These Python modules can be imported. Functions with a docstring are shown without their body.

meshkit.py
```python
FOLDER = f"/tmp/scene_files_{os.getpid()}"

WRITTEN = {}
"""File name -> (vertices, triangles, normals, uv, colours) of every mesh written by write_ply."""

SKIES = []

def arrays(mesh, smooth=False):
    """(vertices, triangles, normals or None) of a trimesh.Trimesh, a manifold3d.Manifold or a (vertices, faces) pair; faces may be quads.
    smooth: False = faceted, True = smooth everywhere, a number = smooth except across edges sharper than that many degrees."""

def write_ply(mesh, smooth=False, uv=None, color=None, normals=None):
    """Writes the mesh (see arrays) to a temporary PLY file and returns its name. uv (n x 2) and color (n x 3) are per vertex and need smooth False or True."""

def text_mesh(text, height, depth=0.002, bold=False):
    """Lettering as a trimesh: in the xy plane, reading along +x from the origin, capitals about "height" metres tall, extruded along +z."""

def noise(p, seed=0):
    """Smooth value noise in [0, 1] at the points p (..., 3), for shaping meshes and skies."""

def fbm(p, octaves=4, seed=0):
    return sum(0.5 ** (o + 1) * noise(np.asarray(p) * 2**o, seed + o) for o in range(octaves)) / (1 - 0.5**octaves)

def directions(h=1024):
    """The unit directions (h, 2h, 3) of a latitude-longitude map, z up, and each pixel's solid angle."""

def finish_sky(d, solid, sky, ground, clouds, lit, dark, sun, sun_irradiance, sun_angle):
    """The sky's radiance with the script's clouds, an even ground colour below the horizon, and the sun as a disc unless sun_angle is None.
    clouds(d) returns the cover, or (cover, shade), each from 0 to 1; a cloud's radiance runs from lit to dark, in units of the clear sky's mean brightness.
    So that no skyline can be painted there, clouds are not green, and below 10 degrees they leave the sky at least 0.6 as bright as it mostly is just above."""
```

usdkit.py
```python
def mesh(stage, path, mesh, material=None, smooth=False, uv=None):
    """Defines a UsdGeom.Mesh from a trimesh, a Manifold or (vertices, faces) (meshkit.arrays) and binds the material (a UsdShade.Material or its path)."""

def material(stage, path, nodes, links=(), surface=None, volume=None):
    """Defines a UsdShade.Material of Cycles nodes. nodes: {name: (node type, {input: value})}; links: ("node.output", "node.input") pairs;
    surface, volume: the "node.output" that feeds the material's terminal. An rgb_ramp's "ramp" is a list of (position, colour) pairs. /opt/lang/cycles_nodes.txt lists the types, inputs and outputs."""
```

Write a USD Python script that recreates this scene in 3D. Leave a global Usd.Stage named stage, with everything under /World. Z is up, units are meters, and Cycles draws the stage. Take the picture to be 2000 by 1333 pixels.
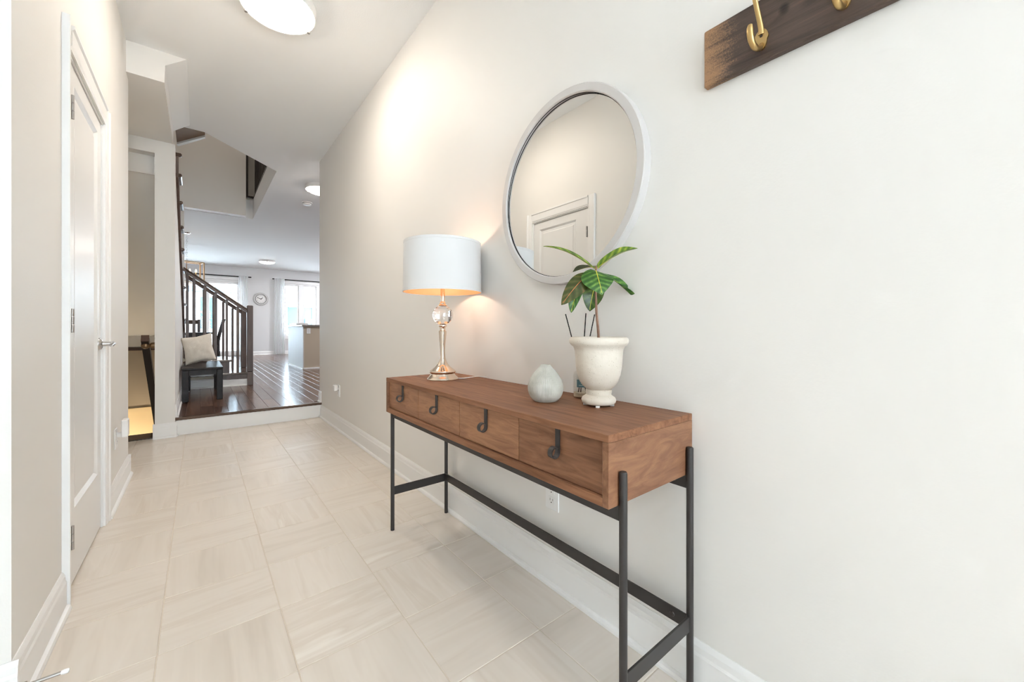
import math, random
import numpy as np
import trimesh
import manifold3d as m3
import shapely.geometry as sg
from pxr import Usd, UsdGeom, UsdLux, UsdShade, Gf, Sdf
import usdkit, meshkit

random.seed(7)
rng = np.random.default_rng(7)
PI = math.pi
stage = Usd.Stage.CreateInMemory()
UsdGeom.SetStageUpAxis(stage, 'Z')
UsdGeom.SetStageMetersPerUnit(stage, 1.0)
UsdGeom.Xform.Define(stage, '/World')
UsdGeom.Scope.Define(stage, '/World/Looks')

# ------------------------------------------------------------------ camera, daylight, exposure
YAW = math.atan2(611.0, 770.0)
SN, CS = math.sin(YAW), math.cos(YAW)
cam = UsdGeom.Camera.Define(stage, '/World/camera')
cam.CreateProjectionAttr('perspective')
cam.CreateHorizontalApertureAttr(36.0)
cam.CreateVerticalApertureAttr(36.0 * 1333 / 2000)
cam.CreateFocalLengthAttr(36.0 * 770 / 2000)
cam.CreateVerticalApertureOffsetAttr(-24.0 / 2000 * 36)
cam.CreateClippingRangeAttr(Gf.Vec2f(0.02, 500))
cam.CreateExposureAttr(0.92)
cam.AddTransformOp().Set(Gf.Matrix4d(CS, -SN, 0, 0, 0, 0, 1, 0, -SN, -CS, 0, 0, 0, 0, 1.0, 1))

dome = UsdLux.DomeLight.Define(stage, '/World/sky')
dome.CreateColorAttr(Gf.Vec3f(0.80, 0.91, 1.0))
dome.CreateIntensityAttr(3.6)

# ------------------------------------------------------------------ helpers
def lin(c):
    if isinstance(c, str):
        c = [int(c[i:i + 2], 16) for i in (1, 3, 5)]
    return tuple((x / 255 / 12.92) if x / 255 <= 0.04045 else ((x / 255 + 0.055) / 1.055) ** 2.4 for x in c)

M = {}
def flat(name, c, rough=0.5, **kw):
    M[name] = usdkit.material(stage, '/World/Looks/' + name, {'p': ('principled_bsdf', {'base_color': lin(c), 'roughness': rough, **kw})}, [], surface='p.BSDF')

def wall_paint(name, c, rough=0.55, bump=0.03):
    M[name] = usdkit.material(stage, '/World/Looks/' + name, {
        'g': ('geometry', {}), 'n': ('noise_texture', {'scale': 140.0, 'detail': 2.0}),
        'b': ('bump', {'strength': bump, 'distance': 0.01}),
        'p': ('principled_bsdf', {'base_color': lin(c), 'roughness': rough})},
        [('g.position', 'n.vector'), ('n.fac', 'b.height'), ('b.normal', 'p.normal')], surface='p.BSDF')

def grain(name, scale, stops, rough=0.4, det=5.0, dist=0.6, per=0.35, bump=0.05, spec=0.5, extra=None, rndscale=13.0):
    """streaky natural material: noise stretched by the scale vector, shifted per object"""
    nodes = {
        'g': ('geometry', {}), 'o': ('object_info', {}),
        'r': ('vector_math', {'math_type': 'scale', 'scale': rndscale}),
        'c': ('combine_xyz', {}),
        'm': ('vector_math', {'math_type': 'multiply', 'vector2': scale}),
        'a': ('vector_math', {'math_type': 'add'}),
        'n': ('noise_texture', {'scale': 1.0, 'detail': det, 'roughness': 0.6, 'distortion': dist}),
        'n2': ('noise_texture', {'scale': 0.25, 'detail': 2.0, 'roughness': 0.5}),
        'mx': ('mix_float', {'fac': 0.35}),
        'sh': ('math', {'math_type': 'subtract', 'value2': 0.5}),
        'sm': ('math', {'math_type': 'multiply', 'value2': per}),
        'ad': ('math', {'math_type': 'add'}),
        'rp': ('rgb_ramp', {'ramp': [(p, lin(c)) for p, c in stops]}),
        'b': ('bump', {'strength': bump, 'distance': 0.01}),
        'p': ('principled_bsdf', {'roughness': rough, 'specular_ior_level': spec, **(extra or {})})}
    links = [('o.random', 'c.x'), ('o.random', 'c.y'), ('o.random', 'c.z'), ('c.vector', 'r.vector1'), ('g.position', 'm.vector1'),
             ('m.vector', 'a.vector1'), ('r.vector', 'a.vector2'), ('a.vector', 'n.vector'), ('a.vector', 'n2.vector'),
             ('n.fac', 'mx.a'), ('n2.fac', 'mx.b'), ('o.random', 'sh.value1'), ('sh.value', 'sm.value1'), ('mx.result', 'ad.value1'),
             ('sm.value', 'ad.value2'), ('ad.value', 'rp.fac'), ('rp.color', 'p.base_color'), ('n.fac', 'b.height'), ('b.normal', 'p.normal')]
    M[name] = usdkit.material(stage, '/World/Looks/' + name, nodes, links, surface='p.BSDF')

def glow(name, c, strength, base='#ffffff'):
    M[name] = usdkit.material(stage, '/World/Looks/' + name, {'p': ('principled_bsdf', {'base_color': lin(base), 'roughness': 0.4, 'emission_color': lin(c), 'emission_strength': strength})}, [], surface='p.BSDF')

used = {}
def numbered(parent, name):
    k = used.get((parent, name), 0)
    used[(parent, name)] = k + 1
    return f'{parent}/{name}' if k == 0 else f'{parent}/{name}_{k:03d}'

def pathof(p):
    return str(p.GetPath()) if hasattr(p, 'GetPath') else p

def tag(p, label=None, cat=None, group=None, kind=None):
    p = p.GetPrim() if hasattr(p, 'GetPrim') else p
    for k, v in (('label', label), ('category', cat), ('group', group), ('kind', kind)):
        if v:
            p.SetCustomDataByKey(k, v)
    return p

def obj(name, mesh, mat, parent='/World', smooth=False, label=None, cat=None, group=None, kind=None):
    if isinstance(mesh, list):
        mesh = trimesh.util.concatenate(mesh)
    pr = usdkit.mesh(stage, numbered(pathof(parent), name), mesh, M[mat], smooth=smooth).GetPrim()
    return tag(pr, label, cat, group, kind)

def thing(name, label, cat, loc=(0, 0, 0), rotz=0.0, group=None, kind=None):
    x = UsdGeom.Xform.Define(stage, numbered('/World', name))
    x.AddTranslateOp().Set(tuple(float(v) for v in loc))
    x.AddRotateZOp().Set(float(rotz))
    return tag(x.GetPrim(), label, cat, group, kind)

def dup(root, name, label, loc, rotz=0.0, group=None):
    was = root.GetCustomData()
    r = thing(name, label, was['category'], loc, rotz, group or was.get('group'))
    r.GetReferences().AddInternalReference(root.GetPath())
    r.SetInstanceable(True)
    return r

def to_tm(man):
    m = man.to_mesh()
    return trimesh.Trimesh(m.vert_properties[:, :3], m.tri_verts, process=False)

def to_man(t):
    t = trimesh.Trimesh(t.vertices, t.faces, process=True)
    return m3.Manifold(m3.Mesh(np.asarray(t.vertices, np.float32), np.asarray(t.faces, np.uint32)))

def box(x0, x1, y0, y1, z0, z1, b=0.0):
    if x1 < x0: x0, x1 = x1, x0
    if y1 < y0: y0, y1 = y1, y0
    if z1 < z0: z0, z1 = z1, z0
    if b <= 0:
        t = trimesh.creation.box((x1 - x0, y1 - y0, z1 - z0))
        t.apply_translation(((x0 + x1) / 2, (y0 + y1) / 2, (z0 + z1) / 2))
        return t
    pts = []
    for sx in (0, 1):
        for sy in (0, 1):
            for sz in (0, 1):
                x, y, z = (x0, x1)[sx], (y0, y1)[sy], (z0, z1)[sz]
                dx, dy, dz = (b, -b)[sx], (b, -b)[sy], (b, -b)[sz]
                pts += [(x + dx, y + dy, z), (x + dx, y, z + dz), (x, y + dy, z + dz)]
    return to_tm(m3.Manifold.hull_points(np.array(pts)))

def topbevel(x0, x1, y0, y1, z0, z1, b):
    """slab whose upper edges are chamfered: 12 + 8 triangles"""
    v = [(x0, y0, z0), (x1, y0, z0), (x1, y1, z0), (x0, y1, z0), (x0, y0, z1 - b), (x1, y0, z1 - b), (x1, y1, z1 - b), (x0, y1, z1 - b),
         (x0 + b, y0 + b, z1), (x1 - b, y0 + b, z1), (x1 - b, y1 - b, z1), (x0 + b, y1 - b, z1)]
    q = [(3, 2, 1, 0), (0, 1, 5, 4), (1, 2, 6, 5), (2, 3, 7, 6), (3, 0, 4, 7), (4, 5, 9, 8), (5, 6, 10, 9), (6, 7, 11, 10), (7, 4, 8, 11), (8, 9, 10, 11)]
    f = [t for a, b_, c, d in q for t in ((a, b_, c), (a, c, d))]
    return trimesh.Trimesh(v, f, process=False)

def lathe(profile, n=48, at=(0, 0, 0)):
    """profile: (r, z) bottom to top; closed to the axis at both ends if r is 0"""
    t = trimesh.creation.revolve(np.array(profile, float), sections=n)
    t.fix_normals()
    t.apply_translation(at)
    return t

def tube(path, r, sides=10, caps=True):
    p = np.asarray(path, float)
    rr = np.broadcast_to(np.asarray(r, float), (len(p),))
    tg = np.gradient(p, axis=0); tg /= np.linalg.norm(tg, axis=1, keepdims=True)
    ref = np.array([0, 0, 1.0]) if abs(tg[0][2]) < 0.9 else np.array([1.0, 0, 0])
    a = np.cross(tg[0], ref); a /= np.linalg.norm(a)
    rings = []
    for i in range(len(p)):
        a = a - tg[i] * a.dot(tg[i]); a /= np.linalg.norm(a)
        b = np.cross(tg[i], a)
        ang = np.arange(sides) * 2 * PI / sides
        rings.append(p[i] + rr[i] * (np.cos(ang)[:, None] * a + np.sin(ang)[:, None] * b))
    v = np.vstack(rings); f = []
    for i in range(len(p) - 1):
        for j in range(sides):
            k = (j + 1) % sides
            f += [(i * sides + j, i * sides + k, (i + 1) * sides + k), (i * sides + j, (i + 1) * sides + k, (i + 1) * sides + j)]
    if caps:
        v = np.vstack([v, p[0], p[-1]])
        for j in range(sides):
            k = (j + 1) % sides
            f += [(len(v) - 2, k, j), (len(v) - 1, (len(p) - 1) * sides + j, (len(p) - 1) * sides + k)]
    return trimesh.Trimesh(v, f, process=False)

def cyl(p0, p1, r, n=20):
    return tube([p0, p1], r, n)

def prism(poly, axis, a0, a1):
    """polygon of (u, v) extruded along an axis: 'x' -> (y, z), 'y' -> (x, z), 'z' -> (x, y)"""
    if not isinstance(poly, sg.Polygon):
        poly = sg.Polygon(poly)
    t = trimesh.creation.extrude_polygon(poly.buffer(0), abs(a1 - a0), engine='earcut')
    lo = min(a0, a1)
    v = np.array(t.vertices)
    if axis == 'z': w = np.c_[v[:, 0], v[:, 1], v[:, 2] + lo]
    elif axis == 'x': w = np.c_[v[:, 2] + lo, v[:, 0], v[:, 1]]
    else: w = np.c_[v[:, 0], v[:, 2] + lo, v[:, 1]]
    t = trimesh.Trimesh(w, t.faces, process=False)
    if t.volume < 0: t.invert()
    return t

def cut(a, *bs):
    m = to_man(a)
    for b in bs: m = m - to_man(b)
    return to_tm(m)

def xf(t, rot=None, loc=(0, 0, 0)):
    t = t.copy()
    if rot is not None:
        for ang, ax in rot:
            t.apply_transform(trimesh.transformations.rotation_matrix(math.radians(ang), ax))
    t.apply_translation(loc)
    return t
from scipy.interpolate import CubicSpline
def smoothpath(pts, n):
    pts = np.array(pts); t_ = np.linspace(0, 1, len(pts)); return CubicSpline(t_, pts)(np.linspace(0, 1, n))
X_, Y_, Z_ = [1, 0, 0], [0, 1, 0], [0, 0, 1]

# ------------------------------------------------------------------ materials
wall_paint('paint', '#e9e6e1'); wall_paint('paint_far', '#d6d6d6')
wall_paint('ceiling_white', '#f3f3f2', 0.8, 0.06)
flat('trim_white', '#efeeec', 0.35)
flat('door_white', '#ecebe9', 0.3)
flat('grout', '#d9cdbd', 0.9)
flat('black_metal', '#2e2b2a', 0.42, specular_ior_level=0.5)
flat('screw', '#4a4643', 0.35, metallic=0.8)
flat('chrome', '#c9c9c9', 0.18, metallic=1.0)
flat('steel_dark', '#b4b2b0', 0.35, metallic=1.0)
flat('brass', '#c6a872', 0.36, metallic=1.0)
flat('champagne', '#e4d6c6', 0.12, metallic=1.0)
flat('mirror_glass', '#dcdddc', 0.0, metallic=1.0)
flat('mirror_frame', '#cbc7c4', 0.55)
flat('shade_white', '#e3e2e1', 0.9, specular_ior_level=0.1)
flat('copper_lining', '#d09b72', 0.55, metallic=0.2)
flat('plastic_white', '#efeeec', 0.35)
flat('slot', '#3a3735', 0.6)
flat('curtain_rod', '#1f1e1e', 0.4)
flat('clock_rim', '#bdbcba', 0.5); flat('clock_face', '#e6e5e2', 0.6); flat('ink', '#242322', 0.6)
flat('espresso', '#2b2321', 0.32)
flat('beige_drywall', '#d3cbb8', 0.6)
flat('cream_trim', '#e9d3a8', 0.45)
flat('taupe_wall', '#ada18e', 0.8)
flat('island_white', '#cfcfce', 0.5); flat('island_taupe', '#b8a995', 0.6); flat('counter_grey', '#8d8680', 0.3)
flat('underside_wood', '#94806f', 0.6)
flat('bronze', '#8d7458', 0.35, metallic=0.8)
flat('reed', '#2a2726', 0.7)
flat('label_teal', '#5c7f86', 0.6); flat('label_print', '#d9e0de', 0.6); flat('oil', '#d8cdb4', 0.2)
flat('soil', '#4a3a2c', 0.95)
flat('leaf_rib_yellow', '#d9cf3a', 0.45); flat('leaf_rib_orange', '#cc7a3c', 0.45)
flat('siding_white', '#d9e0e4', 0.7); flat('siding_trim', '#f2f4f5', 0.6); flat('roof_grey', '#465a68', 0.7); flat('dark_pane', '#44586a', 0.15)
flat('snow_ground', '#dfe3e6', 0.9); flat('deck', '#b9b6b2', 0.8)
flat('door_stop_tip', '#f3f2f0', 0.5)
flat('gold_frame', '#b89b74', 0.4, metallic=0.6)
glow('lamp_glass', '#fff3e4', 26.0)
glow('lamp_glass_bright', '#f4f7ff', 100.0)
glow('lamp_glass_soft', '#f4f7ff', 44.0)
glow('bulb_glow', '#ffe8d0', 40.0)
glow('candle_glow', '#ffd49a', 40.0)
glow('basement_globe', '#fff0d6', 170.0)

# porcelain tile, veins along x or along y
def tile_mat(name, scale):
    grain(name, scale, [(0.25, '#d2c7ba'), (0.42, '#dfd5c9'), (0.52, '#e3dacf'), (0.60, '#dbd0c3'), (0.68, '#ebe4da'), (0.8, '#e1d8cc')], rough=0.3, det=3.5, dist=0.5, per=0.12, bump=0.01, spec=0.5, rndscale=40.0)
tile_mat('tile_vein_x', (1.3, 13.0, 1.0)); tile_mat('tile_vein_y', (13.0, 1.3, 1.0))
grain('hardwood', (26.0, 2.2, 26.0), [(0.2, '#3a2820'), (0.45, '#553c31'), (0.6, '#634839'), (0.8, '#7a5c4a')], rough=0.2, per=0.3, bump=0.02, spec=0.55)
grain('stair_wood', (22.0, 22.0, 3.0), [(0.2, '#3b2e29'), (0.5, '#5a473f'), (0.8, '#77614f')], rough=0.35, per=0.15, bump=0.03)
grain('tread_wood', (3.0, 22.0, 22.0), [(0.2, '#3b2e29'), (0.5, '#564339'), (0.8, '#6f5a4c')], rough=0.16, per=0.15, bump=0.02)
WAL = [(0.22, '#5f3b28'), (0.42, '#835a41'), (0.55, '#95694d'), (0.68, '#a97b5a'), (0.85, '#7d543a')]
grain('mango_long', (44.0, 3.6, 44.0), WAL, rough=0.5, per=0.10, bump=0.04, det=6.0, dist=1.1, spec=0.2)
grain('mango_face', (38.0, 5.0, 36.0), WAL, rough=0.42, per=0.16, bump=0.04, det=6.0, dist=1.6, spec=0.3)
grain('mango_end', (7.0, 24.0, 30.0), [(0.22, '#5a3826'), (0.42, '#77513a'), (0.55, '#865e45'), (0.68, '#986e50'), (0.85, '#704b36')], rough=0.42, per=0.1, bump=0.04, det=6.0, dist=1.8, spec=0.3)
M['rack_wood'] = usdkit.material(stage, '/World/Looks/rack_wood', {
    'g': ('geometry', {}), 'm': ('vector_math', {'math_type': 'multiply', 'vector2': (30.0, 4.0, 40.0)}), 'n': ('noise_texture', {'scale': 1.0, 'detail': 7.0, 'roughness': 0.65, 'distortion': 0.8}),
    'f': ('noise_texture', {'scale': 260.0, 'detail': 3.0}), 'sx': ('separate_xyz', {}), 'e': ('map_range', {'value': 0.0, 'from_min': 0.38, 'from_max': 0.52, 'to_min': -0.35, 'to_max': 0.50, 'clamp': True}),
    'fm': ('math', {'math_type': 'multiply', 'value2': 0.75}), 'nm': ('math', {'math_type': 'multiply_add', 'value2': 1.3, 'value3': -0.5}), 'a1': ('math', {'math_type': 'add'}), 'a2': ('math', {'math_type': 'add', 'use_clamp': True}),
    'rp': ('rgb_ramp', {'ramp': [(0.25, lin('#352a27')), (0.5, lin('#54463f')), (0.62, lin('#5f4e46')), (0.78, lin('#805a48'))]}),
    'rw': ('rgb_ramp', {'ramp': [(0.5, (0, 0, 0)), (0.95, (0.95, 0.95, 0.95))]}), 'mx': ('mix_color', {'b': lin('#a9825f')}),
    'kd': ('vector_math', {'math_type': 'subtract', 'vector2': (1.066, 0.325, 1.745)}), 'ks': ('vector_math', {'math_type': 'multiply', 'vector2': (0.0, 70.0, 60.0)}), 'kl': ('vector_math', {'math_type': 'length'}),
    'kr': ('rgb_ramp', {'ramp': [(0.0, (0.25, 0.25, 0.25)), (0.45, (0.4, 0.4, 0.4)), (0.95, (1, 1, 1))]}), 'mk': ('mix_color', {'blend_type': 'multiply', 'fac': 1.0}),
    'b': ('bump', {'strength': 0.12, 'distance': 0.01}), 'p': ('principled_bsdf', {'roughness': 0.5, 'specular_ior_level': 0.35})},
    [('g.position', 'm.vector1'), ('m.vector', 'n.vector'), ('g.position', 'f.vector'), ('g.position', 'sx.vector'), ('sx.y', 'e.value'), ('n.fac', 'rp.fac'),
     ('f.fac', 'fm.value1'), ('n.fac', 'nm.value1'), ('e.result', 'a1.value1'), ('fm.value', 'a1.value2'), ('a1.value', 'a2.value1'), ('nm.value', 'a2.value2'), ('a2.value', 'rw.fac'),
     ('rp.color', 'mx.a'), ('rw.color', 'mx.fac'), ('g.position', 'kd.vector1'), ('kd.vector', 'ks.vector1'), ('ks.vector', 'kl.vector1'), ('kl.value', 'kr.fac'), ('mx.result', 'mk.a'), ('kr.color', 'mk.b'),
     ('mk.result', 'p.base_color'), ('n.fac', 'b.height'), ('b.normal', 'p.normal')], surface='p.BSDF')
grain('bench_wood', (24.0, 4.0, 24.0), [(0.2, '#110d0b'), (0.5, '#1f1917'), (0.8, '#302825')], rough=0.36, per=0.1, bump=0.03, spec=0.22)
grain('linen', (260.0, 260.0, 260.0), [(0.2, '#d8cebf'), (0.8, '#ece5da')], rough=0.9, per=0.0, bump=0.25, det=2.0)
grain('bark', (160.0, 160.0, 40.0), [(0.2, '#6d4d3d'), (0.6, '#9a7560'), (0.8, '#b29480')], rough=0.8, per=0.0, bump=0.3)
# speckled plaster pot
M['plaster'] = usdkit.material(stage, '/World/Looks/plaster', {
    'g': ('geometry', {}), 'v': ('voronoi_texture', {'scale': 190.0}), 'n': ('noise_texture', {'scale': 60.0, 'detail': 5.0}), 'n2': ('noise_texture', {'scale': 9.0, 'detail': 3.0}),
    'lt': ('math', {'math_type': 'less_than', 'value2': 0.16}), 'gt': ('math', {'math_type': 'greater_than', 'value2': 0.54}), 'mu': ('math', {'math_type': 'multiply'}),
    'rp': ('rgb_ramp', {'ramp': [(0.3, lin('#cfc4b4')), (0.6, lin('#ddd4c6'))]}), 'mx': ('mix_color', {'b': lin('#a5937c')}),
    'b': ('bump', {'strength': 0.35, 'distance': 0.004}), 'p': ('principled_bsdf', {'roughness': 0.75})},
    [('g.position', 'v.vector'), ('g.position', 'n.vector'), ('g.position', 'n2.vector'), ('v.distance', 'lt.value1'), ('n.fac', 'gt.value1'), ('lt.value', 'mu.value1'), ('gt.value', 'mu.value2'),
     ('n2.fac', 'rp.fac'), ('rp.color', 'mx.a'), ('mu.value', 'mx.fac'), ('mx.result', 'p.base_color'), ('n.fac', 'b.height'), ('b.normal', 'p.normal')], surface='p.BSDF')
# ribbed ceramic vase: base colour only, ribs are geometry
M['ceramic'] = usdkit.material(stage, '/World/Looks/ceramic', {
    'g': ('geometry', {}), 'n': ('noise_texture', {'scale': 30.0, 'detail': 3.0}), 'rp': ('rgb_ramp', {'ramp': [(0.35, lin('#b9b6ab')), (0.65, lin('#c9c6bc'))]}), 'p': ('principled_bsdf', {'roughness': 0.45})},
    [('g.position', 'n.vector'), ('n.fac', 'rp.fac'), ('rp.color', 'p.base_color')], surface='p.BSDF')
M['crystal'] = usdkit.material(stage, '/World/Looks/crystal', {'p': ('principled_bsdf', {'base_color': (0.98, 0.98, 0.98), 'roughness': 0.02, 'transmission_weight': 1.0, 'ior': 1.5})}, [], surface='p.BSDF')
M['bottle_glass'] = usdkit.material(stage, '/World/Looks/bottle_glass', {'t': ('transparent_bsdf', {'color': (0.97, 0.97, 0.96)}), 'g': ('glossy_bsdf', {'roughness': 0.08, 'color': (1, 1, 1)}), 'm': ('mix_closure', {'fac': 0.08})},
    [('t.BSDF', 'm.closure1'), ('g.BSDF', 'm.closure2')], surface='m.closure')
M['pane'] = usdkit.material(stage, '/World/Looks/pane', {'t': ('transparent_bsdf', {'color': (0.97, 0.985, 0.99)}), 'g': ('glossy_bsdf', {'roughness': 0.02, 'color': (1, 1, 1)}), 'f': ('fresnel', {'IOR': 1.3}), 'm': ('mix_closure', {})},
    [('t.BSDF', 'm.closure1'), ('g.BSDF', 'm.closure2'), ('f.fac', 'm.fac')], surface='m.closure')
M['sheer'] = usdkit.material(stage, '/World/Looks/sheer', {'d': ('diffuse_bsdf', {'color': lin('#f4f4f4')}), 't': ('translucent_bsdf', {'color': lin('#f6f7f8')}), 'm': ('mix_closure', {'fac': 0.7}),
    'x': ('transparent_bsdf', {'color': (1, 1, 1)}), 'm2': ('mix_closure', {'fac': 0.18})},
    [('d.BSDF', 'm.closure1'), ('t.BSDF', 'm.closure2'), ('m.closure', 'm2.closure1'), ('x.BSDF', 'm2.closure2')], surface='m2.closure')
def leaf_mat(name, stops, k=95.0):
    M[name] = usdkit.material(stage, '/World/Looks/' + name, {
        'g': ('geometry', {}), 'at': ('attribute', {'attribute': 'vein'}), 'sx': ('separate_xyz', {}),
        'n': ('noise_texture', {'scale': 45.0, 'detail': 3.0}), 'w': ('math', {'math_type': 'multiply', 'value2': 6.2831}), 's': ('math', {'math_type': 'sine'}),
        'sc': ('math', {'math_type': 'multiply_add', 'value2': 0.17, 'value3': 0.14}), 'nn': ('math', {'math_type': 'multiply', 'value2': 0.75}), 'ad': ('math', {'math_type': 'add'}),
        'rp': ('rgb_ramp', {'ramp': [(p, lin(c)) for p, c in stops]}), 'p': ('principled_bsdf', {'roughness': 0.35, 'specular_ior_level': 0.5}),
        't': ('translucent_bsdf', {}), 'm': ('mix_closure', {'fac': 0.18})},
        [('g.position', 'n.vector'), ('at.vector', 'sx.vector'), ('sx.x', 'w.value1'), ('w.value', 's.value1'), ('s.value', 'sc.value1'), ('n.fac', 'nn.value1'), ('sc.value', 'ad.value1'), ('nn.value', 'ad.value2'),
         ('ad.value', 'rp.fac'), ('rp.color', 'p.base_color'), ('rp.color', 't.color'), ('p.BSDF', 'm.closure1'), ('t.BSDF', 'm.closure2')], surface='m.closure')
leaf_mat('leaf_green', [(0.2, '#2c5022'), (0.5, '#3c6a2b'), (0.68, '#5c8a3c'), (0.85, '#8fae52')])
leaf_mat('leaf_lime', [(0.2, '#466b1f'), (0.5, '#6a8c2a'), (0.7, '#97ab38'), (0.85, '#c6c84e')])
leaf_mat('leaf_olive', [(0.2, '#2b430f'), (0.55, '#405a17'), (0.9, '#5b7522')])
leaf_mat('leaf_bronze', [(0.2, '#41411f'), (0.5, '#4a5628'), (0.7, '#666338'), (0.88, '#9a6f44')])

# ------------------------------------------------------------------ room shell
XR = 1.085      # hall face of the right wall
XL = -0.381     # hall face of the left wall
YS = 4.855      # riser of the step up
ZF = 0.165      # hardwood floor
ZC = 2.92       # ceiling
ZU = 3.25       # upper floor
YW = 14.85      # far wall
def struct(name, mesh, mat, label, cat='wall', parent='/World', smooth=False):
    return obj(name, mesh, mat, parent, smooth, label, cat, kind='structure')

struct('wall_right', box(XR, XR + 0.12, -3.32, 4.93, 0.0, ZC), 'paint', 'long off-white hall wall behind the wooden console table and round mirror')
struct('wall_kitchen', box(XR + 0.12, 5.12, 4.81, 4.93, 0.0, ZC), 'paint_far', 'kitchen wall returning behind the end of the hall wall')
# left block with the closet: recess for the door
blk = cut(box(-1.5, XL, 1.606, 3.75, 0.0, ZC), box(XL - 0.05, XL + 0.1, 2.155, 2.85, -0.1, 2.037))
struct('wall_left', blk, 'paint', 'warm off-white hall wall holding the white closet door')
struct('wall_alcove', box(-1.5, -1.38, -3.32, 1.606, 0.0, ZC), 'paint', 'side wall of the entry alcove beside the camera')
front = cut(box(-1.38, XR, -3.32, -3.2, 0.0, ZC), box(-0.40, 0.70, -3.5, -3.1, -0.1, 2.3))
struct('wall_front', front, 'paint', 'entry wall around the glazed front door')
# stairwell left wall, far stair wall, basement
struct('wall_stairwell', box(-1.37, -1.25, 3.75, 8.22, -2.7, 5.65), 'paint', 'left wall of the stairwell')
struct('wall_stair_end', prism([(-1.25, -2.7), (-0.185, -2.7), (-0.185, 2.925), (0.625, 2.925), (0.625, 5.65), (-1.25, 5.65)], 'y', 8.085, 8.22), 'paint', 'wall at the far end of the stairwell')
struct('floor_basement', box(-1.25, 0.2, 4.84, 8.1, -2.75, -2.7), 'taupe_wall', 'basement floor at the foot of the lower stairs', 'floor')
# the far room
struct('wall_dining_left', box(-3.12, -3.0, 8.1, YW, ZF, ZC), 'paint_far', 'side wall of the dining area')
struct('wall_dining_near', box(-3.0, -1.37, 8.1, 8.22, ZF, ZC), 'paint_far', 'wall between the stairwell and dining area')
struct('wall_kitchen_side', box(5.0, 5.12, 4.93, YW, ZF, ZC), 'paint_far', 'side wall of the kitchen')
far = cut(box(-3.12, 5.12, YW, YW + 0.16, 0.0, ZC), box(-1.45, 1.06, YW - 1, YW + 1, 0.19, 2.50), box(2.16, 3.62, YW - 1, YW + 1, 0.75, 2.50))
struct('wall_far', far, 'paint_far', 'pale grey wall with two bright windows at the back of the house')
# ceiling with the stair opening
hole = sg.Polygon([(-0.08, 4.88), (0.04, 4.88), (0.739, 5.55), (0.736, 8.23), (0.63, 8.23), (-1.25, 8.23), (-1.25, 4.88)])
ceil = sg.box(-3.12, -3.32, 5.12, YW + 0.16).difference(hole)
struct('ceiling', prism(ceil, 'z', ZC, ZU), 'ceiling_white', 'white ceiling with an angled opening over the stairs', 'ceiling')
struct('ceiling_upper', box(-1.37, 2.6, 4.0, 9.6, 5.65, 5.75), 'ceiling_white', 'upper floor ceiling above the stair opening', 'ceiling')
struct('wall_upper_back', box(-1.37, 2.6, 9.5, 9.6, ZU, 5.65), 'paint', 'upstairs wall seen through the stair opening')
struct('wall_upper_left', box(-1.37, -1.25, 8.22, 9.5, ZU, 5.65), 'paint', 'left wall of the upstairs hallway')
struct('wall_upper_right', box(2.5, 2.6, 4.0, 9.5, ZU, 5.65), 'paint', 'right wall of the upstairs hallway')
struct('wall_upper_front', box(-1.25, 2.5, 4.0, 4.1, ZU, 5.65), 'paint', 'front wall of the upstairs hallway')
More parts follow.
